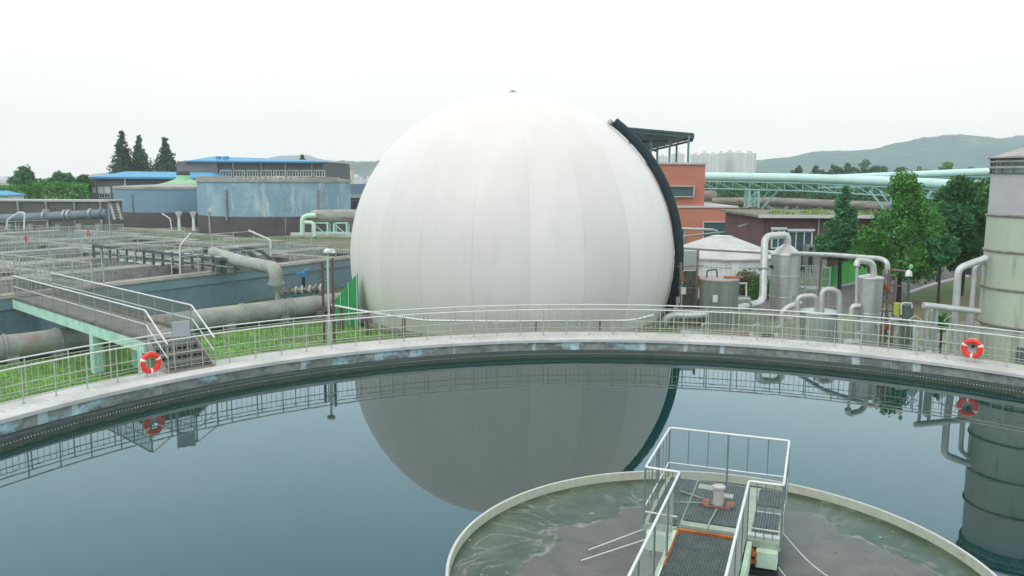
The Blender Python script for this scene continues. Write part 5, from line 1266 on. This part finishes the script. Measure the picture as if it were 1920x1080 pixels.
# teal pipe bridges
teal = mat('bridge_teal', (.52, .72, .66), .55, col2=(.46, .65, .59), scale=.5, var=.08)
teal_d = mat('truss_teal', (.30, .52, .48), .6, var=.15)
def pipebridge(name, label, P, depth_px, r, towers):
    A = [at(*p) for p in P]; t = thing(name, label, 'pipe bridge', V(A[0].x, A[0].y, GZ), 'teal pipe bridges')
    off = V(0, .9, 0)
    for k, dz in ((-1, .0), (0, .05), (1, .0)): MB().tube([q + off * k + V(0, 0, dz) for q in A], r, 12).build('pipe', teal, t)
    # truss below
    b = MB()
    for s_ in (-1.2, 1.2):
        for z in (-r - .1, -r - 1.1): b.tube([q + V(0, s_, z) for q in A], .09, 6, smooth=False)
        for i in range(len(A) - 1):
            a, c = A[i], A[i + 1]; n = max(1, int((c - a).length / 2.2))
            for k in range(n):
                p = a.lerp(c, k / n); q = a.lerp(c, (k + 1) / n); b.bar(p + V(0, s_, -r - .1), q + V(0, s_, -r - 1.1), .07, .07); b.bar(p + V(0, s_, -r - .1), p + V(0, s_, -r - 1.1), .07, .07)
    b.build('truss', teal_d, t)
    for (x, D, vb) in towers:
        q = at(x, 345, D); zt = 6.3 - 1.4
        tw = MB()
        for dx in (-.75, .75):
            for dy in (-.8, .8): tw.bar(V(q.x + dx, D + dy, GZ), V(q.x + dx * .8, D + dy, zt), .3, .3)
        for k in range(6):
            z = GZ + (zt - GZ) * k / 6; z2 = GZ + (zt - GZ) * (k + 1) / 6; tw.bar(V(q.x - .75, D - .8, z), V(q.x + .75, D - .8, z2), .12, .12); tw.bar(V(q.x - .75, D - .8, z), V(q.x + .75, D - .8, z), .12, .12)
        if vb:
            for s_ in (1, -1) if vb == 2 else (1,): tw.bar(V(q.x + .6 * s_, D, zt - 3.4), V(q.x + 3.6 * s_, D, zt + .2), .22, .22); tw.bar(V(q.x + .6 * s_, D, zt - 2.2), V(q.x + 2.4 * s_, D, zt + .2), .16, .16)
        tw.build('tower', teal_d, t)
pipebridge('pipe_bridge', 'mint teal elevated pipe bridge on lattice towers, running right from the red building', [(1310, 331, 116), (1500, 334, 108), (1700, 342, 96), (1850, 350, 86), (2500, 378, 66)], 20, .55, [(1411, 111, 1), (1690, 96, 2)])
pipebridge('pipe_bridge', 'farther mint teal pipe bridge sloping up toward the ringed silo', [(1540, 334, 130), (1700, 328, 112), (1960, 318, 92), (2600, 292, 70)], 14, .42, [(1780, 104, 0)])
pipe('brown_pipeline', 'long horizontal dirty brown pipe on low supports, under the teal pipe bridge', [(1335, 378, 122), (1450, 378, 120), (1570, 383, 118), (1700, 388, 112)], .62, mat('brown_pipe', (.30, .26, .22), .85, col2=(.17, .16, .13), scale=1, stretch=(.5, 1, 2), var=.2), posts=((1350, 384, 122), (1400, 384, 121), (1450, 384, 120), (1500, 386, 119), (1550, 388, 118)), pm=concrete_dark)
q = at(1333, 368, 124); t = thing('brown_drum', 'short brown drum on a pale box beside the red building corner', 'drum', V(q.x, q.y, GZ))
MB().tube([q - V(1.5, 0, 0), q + V(.6, 0, 0), q + V(.9, 0, 0)], [.85, .85, .4], 20).build('drum', MATS['brown_pipe'], t); MB().box(V(q.x - .2, q.y, q.z - 1.6), (3, 1.4, 1.6)).build('box', trim, t); MB().box(V(q.x - .2, q.y, (q.z - 2.4 + GZ) / 2), (2.4, 1, q.z - 2.4 - GZ)).build('plinth', concrete_dark, t)
mass('rubble_bank', 'greyish brown rubble and scrub bank beneath the long brown pipe', [(1330, 392), (1420, 390), (1500, 396), (1700, 396)], 104, 0, mat('scrub_bank', (.20, .20, .13), .9, col2=(.26, .22, .19), scale=.4, var=.3, island=.35), 61, 4500, .3, 'scrub', rj=.5)
# concrete retaining piece + rails left of brick building
t = thing('concrete_pier', 'pale grey concrete pier at the left corner of the brick building', 'pier', V(at(1422, 450, 70).x, 70, GZ))
MB().box(V(at(1421, 450, 70).x, 70, (GZ + at(1421, 428, 70).z) / 2), (.95, 1.4, at(1421, 428, 70).z - GZ)).build('shaft', mat('pier_grey', (.36, .37, .34), .85, var=.12), t); MB().bar(at(1385, 425, 70), at(1436, 408, 71), .09, .09).build('rail', teal_d, t)
for x0 in (1388,):
    t = thing('teal_railing', 'teal railing between the red building and the brick building', 'railing', at(1388, 425, 84)); 
    MB().bar(at(1386, 398, 84), at(1436, 400, 84), .08, .08).build('top_rail', teal_d, t)
    for k in range(7): p = at(1388 + 7 * k, 399, 84); MB().bar(p, V(p.x, p.y, p.z - 1.6), .07, .07).build('post', teal_d, t)
    MB().box(V(at(1412, 430, 84).x, 84.3, (GZ + at(1412, 426, 84).z) / 2), (3.2, .4, at(1412, 426, 84).z - GZ)).build('base_wall', concrete_dark, t)

# apartment towers
apt = mat('apartment_white', (.60, .60, .585), .8, col2=(.50, .51, .50), scale=.035, stretch=(2.4, 1, .01), lo=.45, hi=.55, var=.03, vscale=.5)
apt_win = mat('apartment_window', (.25, .30, .31), .4, var=.1)
def tower(x0, x1, ytop, D, lab, grp='apartment towers'):
    a = at(x0, ytop, D); c = at(x1, ytop, D); w = c.x - a.x
    t = thing('apartment_tower', lab, 'apartment tower', V((a.x + c.x) / 2, D, GZ), grp)
    MB().box(V((a.x + c.x) / 2, D + 8, (a.z + GZ) / 2), (w, 14, a.z - GZ)).build('block', apt, t)
    b = MB(); nc = max(3, int(w / 4)); zt = a.z
    nf = int((zt - GZ - 3) / 3)
    for k in range(nc):
        for j in range(nf): b.box(V(a.x + w * (k + .5) / nc, D + .9, zt - 2.2 - j * 3), (w / nc * .45, .3, 1.3))
    b.build('window_grid', apt_win, t)
    MB().box(V((a.x + c.x) / 2, D + 8, a.z + 1.4), (w * .35, 6, 2.8)).build('lift_house', apt, t)
D = 1050
for (x0, x1, yt, dd, lab) in ((1234, 1252, 293, 1300, 'faint far tower seen between the left canopy posts'), (1262, 1284, 288, 1300, 'faint far tower seen between the right canopy posts'), (1298, 1314, 290, 1150, 'leftmost far white tower right of the canopy'), (1317, 1329, 287, 1100, 'narrow far white tower second from the canopy'),
                          (1332, 1346, 289, 1150, 'greyish far tower left of the tall white group'), (1349, 1361, 287, 1050, 'first slab of the tall white tower group'), (1364, 1379, 285, 1060, 'second slab of the tall white tower group'), (1382, 1396, 286, 1040, 'third slab of the tall white tower group'), (1399, 1419, 287, 1000, 'rightmost and widest of the far white towers')):
    tower(x0, x1, yt, dd, lab)
# distant low buildings on the left
for (x0, x1, yt, dd, lab) in ((655, 676, 331, 900, 'low far pale block beside the left edge of the balloon'), (680, 700, 336, 850, 'lower far pale block touching the balloon edge'), (-20, 18, 335, 900, 'low far white block at the far left horizon')):
    tower(x0, x1, yt, dd, lab, 'far low blocks')
t = thing('cream_tower', 'small cream stepped tower far away left of the balloon', 'tower', V(at(652, 330, 420).x, 420, GZ))
for x0, x1, y0 in ((646, 662, 318), (648, 656, 306)):
    a = at(x0, y0, 420); c = at(x1, y0, 420); MB().box(V((a.x + c.x) / 2, 420 + (0 if y0 > 310 else .1), (a.z + GZ) / 2), (c.x - a.x, 4 if y0 > 310 else 3, a.z - GZ)).build('stage', mat('cream', (.5, .44, .33), .8, var=.1), t)
t = thing('white_hut', 'small white hut with a blue roof at the left picture edge', 'hut', V(at(4, 375, 128).x, 128, GZ))
a = at(-18, 366, 128); c = at(16, 366, 128); MB().box(V((a.x + c.x) / 2, 130, (a.z + GZ) / 2), (c.x - a.x, 4, a.z - GZ)).build('wall', frame_w, t)
b = MB(); b.poly([V(a.x - .3, 127.6, a.z), V(c.x + .3, 127.6, a.z), V(c.x - .9, 129.5, a.z + .7), V(a.x, 129.5, a.z + .7)], .1); b.poly([V(c.x + .3, 127.6, a.z), V(c.x + .3, 132.4, a.z), V(c.x - .9, 129.5, a.z + .7)], .05); b.build('roof', roof_blue, t)

# hills
def hill(name, pts, D, depth, c1, c2, seed, rough=6.0, tex=14):
    m = mat('hill_%d' % seed, c1, 1.0, col2=c2, scale=.012, lo=.4, hi=.6, var=.6, vscale=.05, spec=.1, col3=(.10, .13, .09), scale3=.03, lo3=.58, hi3=.64)  # blue of distant haze is put into the slope colours
    n = 260; rows = 26; x0, x1 = pts[0][0], pts[-1][0]; vs = []
    for j in range(rows + 1):
        v = j / rows
        for i in range(n + 1):
            px = x0 + (x1 - x0) * i / n
            for k in range(len(pts) - 1):
                if pts[k][0] <= px <= pts[k + 1][0]:
                    q = (px - pts[k][0]) / (pts[k + 1][0] - pts[k][0]); q = q * q * (3 - 2 * q) * .5 + q * .5; y = pts[k][1] * (1 - q) + pts[k + 1][1] * q; break
            top = at(px, y, D); h = top.z - GZ; sh = 1 - abs(v - .5) * 2; sh = sh ** .8
            yy = D + (v - .5) * depth
            z = GZ - 3 + (h + 3) * sh + rough * sh * (mnoise.fractal(V(top.x * .008, yy * .008, seed), .6, 2, 4)) * (1 if abs(v - .5) > .02 else .35)
            z += abs(mnoise.noise(V(top.x * .06, yy * .06, seed))) * tex * .25 * min(1, sh * 3)
            vs.append(V(top.x, yy, z))
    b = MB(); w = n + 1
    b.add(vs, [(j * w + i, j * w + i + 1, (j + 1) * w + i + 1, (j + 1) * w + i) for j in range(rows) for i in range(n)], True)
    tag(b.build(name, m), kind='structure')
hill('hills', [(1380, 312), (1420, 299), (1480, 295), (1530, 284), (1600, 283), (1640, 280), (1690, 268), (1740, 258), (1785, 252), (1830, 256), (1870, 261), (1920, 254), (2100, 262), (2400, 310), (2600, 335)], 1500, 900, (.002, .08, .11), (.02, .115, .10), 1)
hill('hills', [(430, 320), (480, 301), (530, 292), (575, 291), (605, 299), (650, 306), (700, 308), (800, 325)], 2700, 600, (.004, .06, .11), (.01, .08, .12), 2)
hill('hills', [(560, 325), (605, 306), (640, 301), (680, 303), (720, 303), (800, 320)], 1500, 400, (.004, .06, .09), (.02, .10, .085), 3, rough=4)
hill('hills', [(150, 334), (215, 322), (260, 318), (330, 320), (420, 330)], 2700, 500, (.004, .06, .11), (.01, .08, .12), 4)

# woods and trees on the right
mass('distant_wood', 'dark belt of distant woodland below the hills on the right', [(1290, 352), (1340, 344), (1420, 338), (1500, 334), (1600, 336), (1720, 338), (1900, 336), (2050, 334), (2900, 330)], 190, 0, leaf_dark, 71, 24000, .62, 'woodland', rj=1.2, dj=14)
mass('distant_wood', 'lower dark hedge bank behind the long brown pipe', [(1330, 358), (1450, 350), (1560, 356), (1700, 360), (1860, 356), (2700, 352)], 150, 0, leaf_dark, 72, 15000, .45, 'woodland', rj=1.2, dj=8)
for i, (x, yt, hp, D_, lm, lab) in enumerate(((1493, 312, 11, 260, leaf_dark, 'round far tree nearest the white towers'), (1530, 312, 12, 262, leaf_dark, 'second round far tree above the pipe bridge'), (1563, 309, 14, 264, leaf_dark, 'third far tree, left end of the far clump'), (1590, 303, 18, 262, leaf_dark, 'far tree in the middle of the far clump'),
                                          (1625, 299, 20, 258, leaf_dark, 'tallest tree of the far clump above the pipe bridge'), (1652, 310, 13, 266, leaf_mid, 'far tree at the right end of the far clump'), (1687, 311, 12, 268, leaf_mid, 'small lone far tree right of the clump'), (1727, 312, 14, 262, leaf_mid, 'low far tree above the crossing pipe bridges'), (1774, 304, 16, 255, leaf_bright, 'brighter far tree left of the silo'), (1812, 312, 14, 262, leaf_dark, 'far tree closest to the silo roof'))):
    tree('far_tree', lab, x, yt, 345, hp, D_, 'bush', lm, seed=80 + i, n=900, ls=.42, trunk_r=.3, group='far trees above the pipe bridge')
mass('ground_scrub', 'low mixed scrub between the long brown pipe and the brick building', [(1400, 420), (1440, 402), (1560, 398), (1700, 405), (1850, 400)], 88, 0, leaf_mid, 73, 5000, .26, 'scrub', rj=.6, dj=6)
tree('conifer', 'blue green conifer in front of the brick building', 1578, 350, 474, 50, 55, 'conifer', leaf_teal, seed=91, n=11000, ls=.12, trunk_r=.15)
tree('pine_tree', 'large spreading bright green pine over the yard lane', 1688, 336, 512, 88, 49, 'pine', leafmat('leaf_pine', (.06, .20, .035), (.10, .26, .05), .6), seed=92, n=15000, ls=.105, trunk_r=.17)
tree('broad_tree', 'dark broad tree left of the ringed silo', 1806, 385, 500, 72, 52, 'bush', leaf_dark, seed=93, n=14000, ls=.15, trunk_r=.14)
tree('broad_tree', 'taller dark green tree behind, its crown under the far pipe bridge', 1822, 333, 440, 68, 64, 'bush', leafmat('leaf_deep', (.035, .14, .035), (.055, .18, .045)), seed=94, n=13000, ls=.17, trunk_r=.2)
tree('broad_tree', 'mid green tree crown between the pine and the dark broad tree', 1762, 372, 470, 34, 58, 'bush', leaf_mid, seed=95, n=4000, ls=.15, trunk_r=.13)
tree('slim_tree', 'slim dark trunk with a loose low crown beside the lane', 1764, 440, 500, 30, 46, 'bush', leaf_teal, seed=96, n=2400, ls=.12, trunk_r=.10)
def shrub(label, px, ytop, ybot, halfpx, D, lm, seed, n=1500, ls=.09):
    rnd = random.Random(seed); top = at(px, ytop, D); bot = at(px, ybot, D); W_ = halfpx * D / F; H = top.z - bot.z
    t = thing('shrub', label, 'shrub', V(bot.x, D, GZ), 'shrubs in the yard'); b = MB()
    for i in range(n):
        d = Vector((rnd.gauss(0, 1), rnd.gauss(0, 1), rnd.gauss(0, 1))).normalized(); q = rnd.random() ** .35
        p = V(bot.x, D, bot.z + H / 2) + V(d.x * W_ * q, d.y * W_ * .8 * q, d.z * H * .5 * q) * (1 + .25 * mnoise.noise(d * 2 + V(seed, 0, 0)))
        leaf(b, p, ls * rnd.uniform(.6, 1.4), rnd)
    b.build('foliage', lm, t); MB().tube([V(bot.x, D, GZ), V(bot.x, D, bot.z + H * .5)], .04, 6).build('stem', bark, t)
shrub('reddish green bush in front of the white dome, left of the thick duct', 1398, 505, 560, 24, 52, leafmat('leaf_olive', (.07, .12, .03), (.12, .12, .04)), 101)
shrub('dark green bush between the thick duct and the cone vessel', 1428, 512, 575, 26, 50, leaf_mid, 102)
shrub('small bush beside the rusty upright frame', 1300, 556, 600, 16, 43, leaf_mid, 103, 800)
shrub('bright bush behind the white dome corner', 1412, 440, 470, 16, 74, leaf_mid, 104, 900, .11)
shrub('low bright bush under the pine by the lane', 1738, 470, 512, 30, 62, leaf_bright, 105, 1600, .11)
shrub('small clipped bush under the horizontal pale pipe', 1765, 588, 625, 12, 31.5, leaf_mid, 106, 500, .05)

# lane, lawn, kerb, green fence
def strip(name, cl, w, z, m, kind='structure'):
    b = MB(); vs = []
    P = smooth_path([V(p.x, p.y, 0) for p in cl], 8, 8)
    for i, p in enumerate(P):
        d = (P[min(i + 1, len(P) - 1)] - P[max(i - 1, 0)]).normalized(); n_ = V(-d.y, d.x, 0); vs += [V(p.x, p.y, z) + n_ * w / 2, V(p.x, p.y, z) - n_ * w / 2]
    b.add(vs, [(2 * i, 2 * i + 1, 2 * i + 3, 2 * i + 2) for i in range(len(P) - 1)]); return tag(b.build(name, m), kind=kind), P
asph = mat('lane_asphalt', (.10, .10, .095), .9, col2=(.15, .13, .12), scale=.5, var=.15, vscale=6)
strip('road', [G(1440, 590), G(1560, 562), G(1650, 545), G(1745, 525), G(1800, 507), G(1870, 493), G(2000, 480)], 5.2, GZ + .02, asph)
def kerb(name, pts, label):
    P = smooth_path([G(*p) for p in pts], 4, 6); t = MB()
    for i in range(len(P) - 1): t.bar(V(P[i].x, P[i].y, GZ + .07), V(P[i + 1].x, P[i + 1].y, GZ + .07), .16, .14)
    tag(t.build(name, mat('kerb_stone', (.5, .5, .46), .85, var=.15)), label, 'kerb', 'lane kerbs')
kerb('kerb', [(1700, 552), (1760, 531), (1815, 519)], 'pale kerb stones between the lane and the lawn near the silo')
kerb('kerb', [(1545, 545), (1600, 533), (1660, 520)], 'kerb stones below the green fence')
sheet('lawn', [G(1712, 553).to_tuple(), G(1790, 526).to_tuple(), G(1870, 512).to_tuple(), G(1990, 560).to_tuple(), G(1900, 600).to_tuple(), G(1700, 605).to_tuple(), G(1680, 570).to_tuple()], GZ + .026, mat('brown_lawn', (.06, .14, .025), .95, col2=(.14, .09, .055), scale=.5, lo=.45, hi=.55, var=.35, vscale=7))
def green_fence():
    t = netting('green_fence', G(1536, 546), G(1622, 526), 1.9, 'green mesh fence with pale posts behind the inverted U pipes', 6, (.12, .52, .13), hs=(1.4, 1.9))
green_fence()
mass('hedge_bank', 'dark green hedge bank rising beyond the lane under the pine', [(1700, 500), (1760, 480), (1850, 470), (1990, 455), (2500, 450)], 74, 0, leaf_mid, 74, 9000, .2, 'hedge', rj=.4, dj=5)

# ================================================================== air
def haze():
    m = bpy.data.materials.new('haze'); m.use_nodes = True; n = m.node_tree.nodes; l = m.node_tree.links
    n.remove(n['Principled BSDF']); p = n.new('ShaderNodeVolumePrincipled'); p.inputs['Color'].default_value = (1, .955, .94, 1); p.inputs['Density'].default_value = .00033
    l.new(p.outputs[0], n['Material Output'].inputs['Volume'])
    b = MB().box(V(0, 1200, 90 - 2.5), (7400, 6400, 190)); o = b.build('haze', m); tag(o, 'pale even haze filling the air', kind='stuff')
haze()
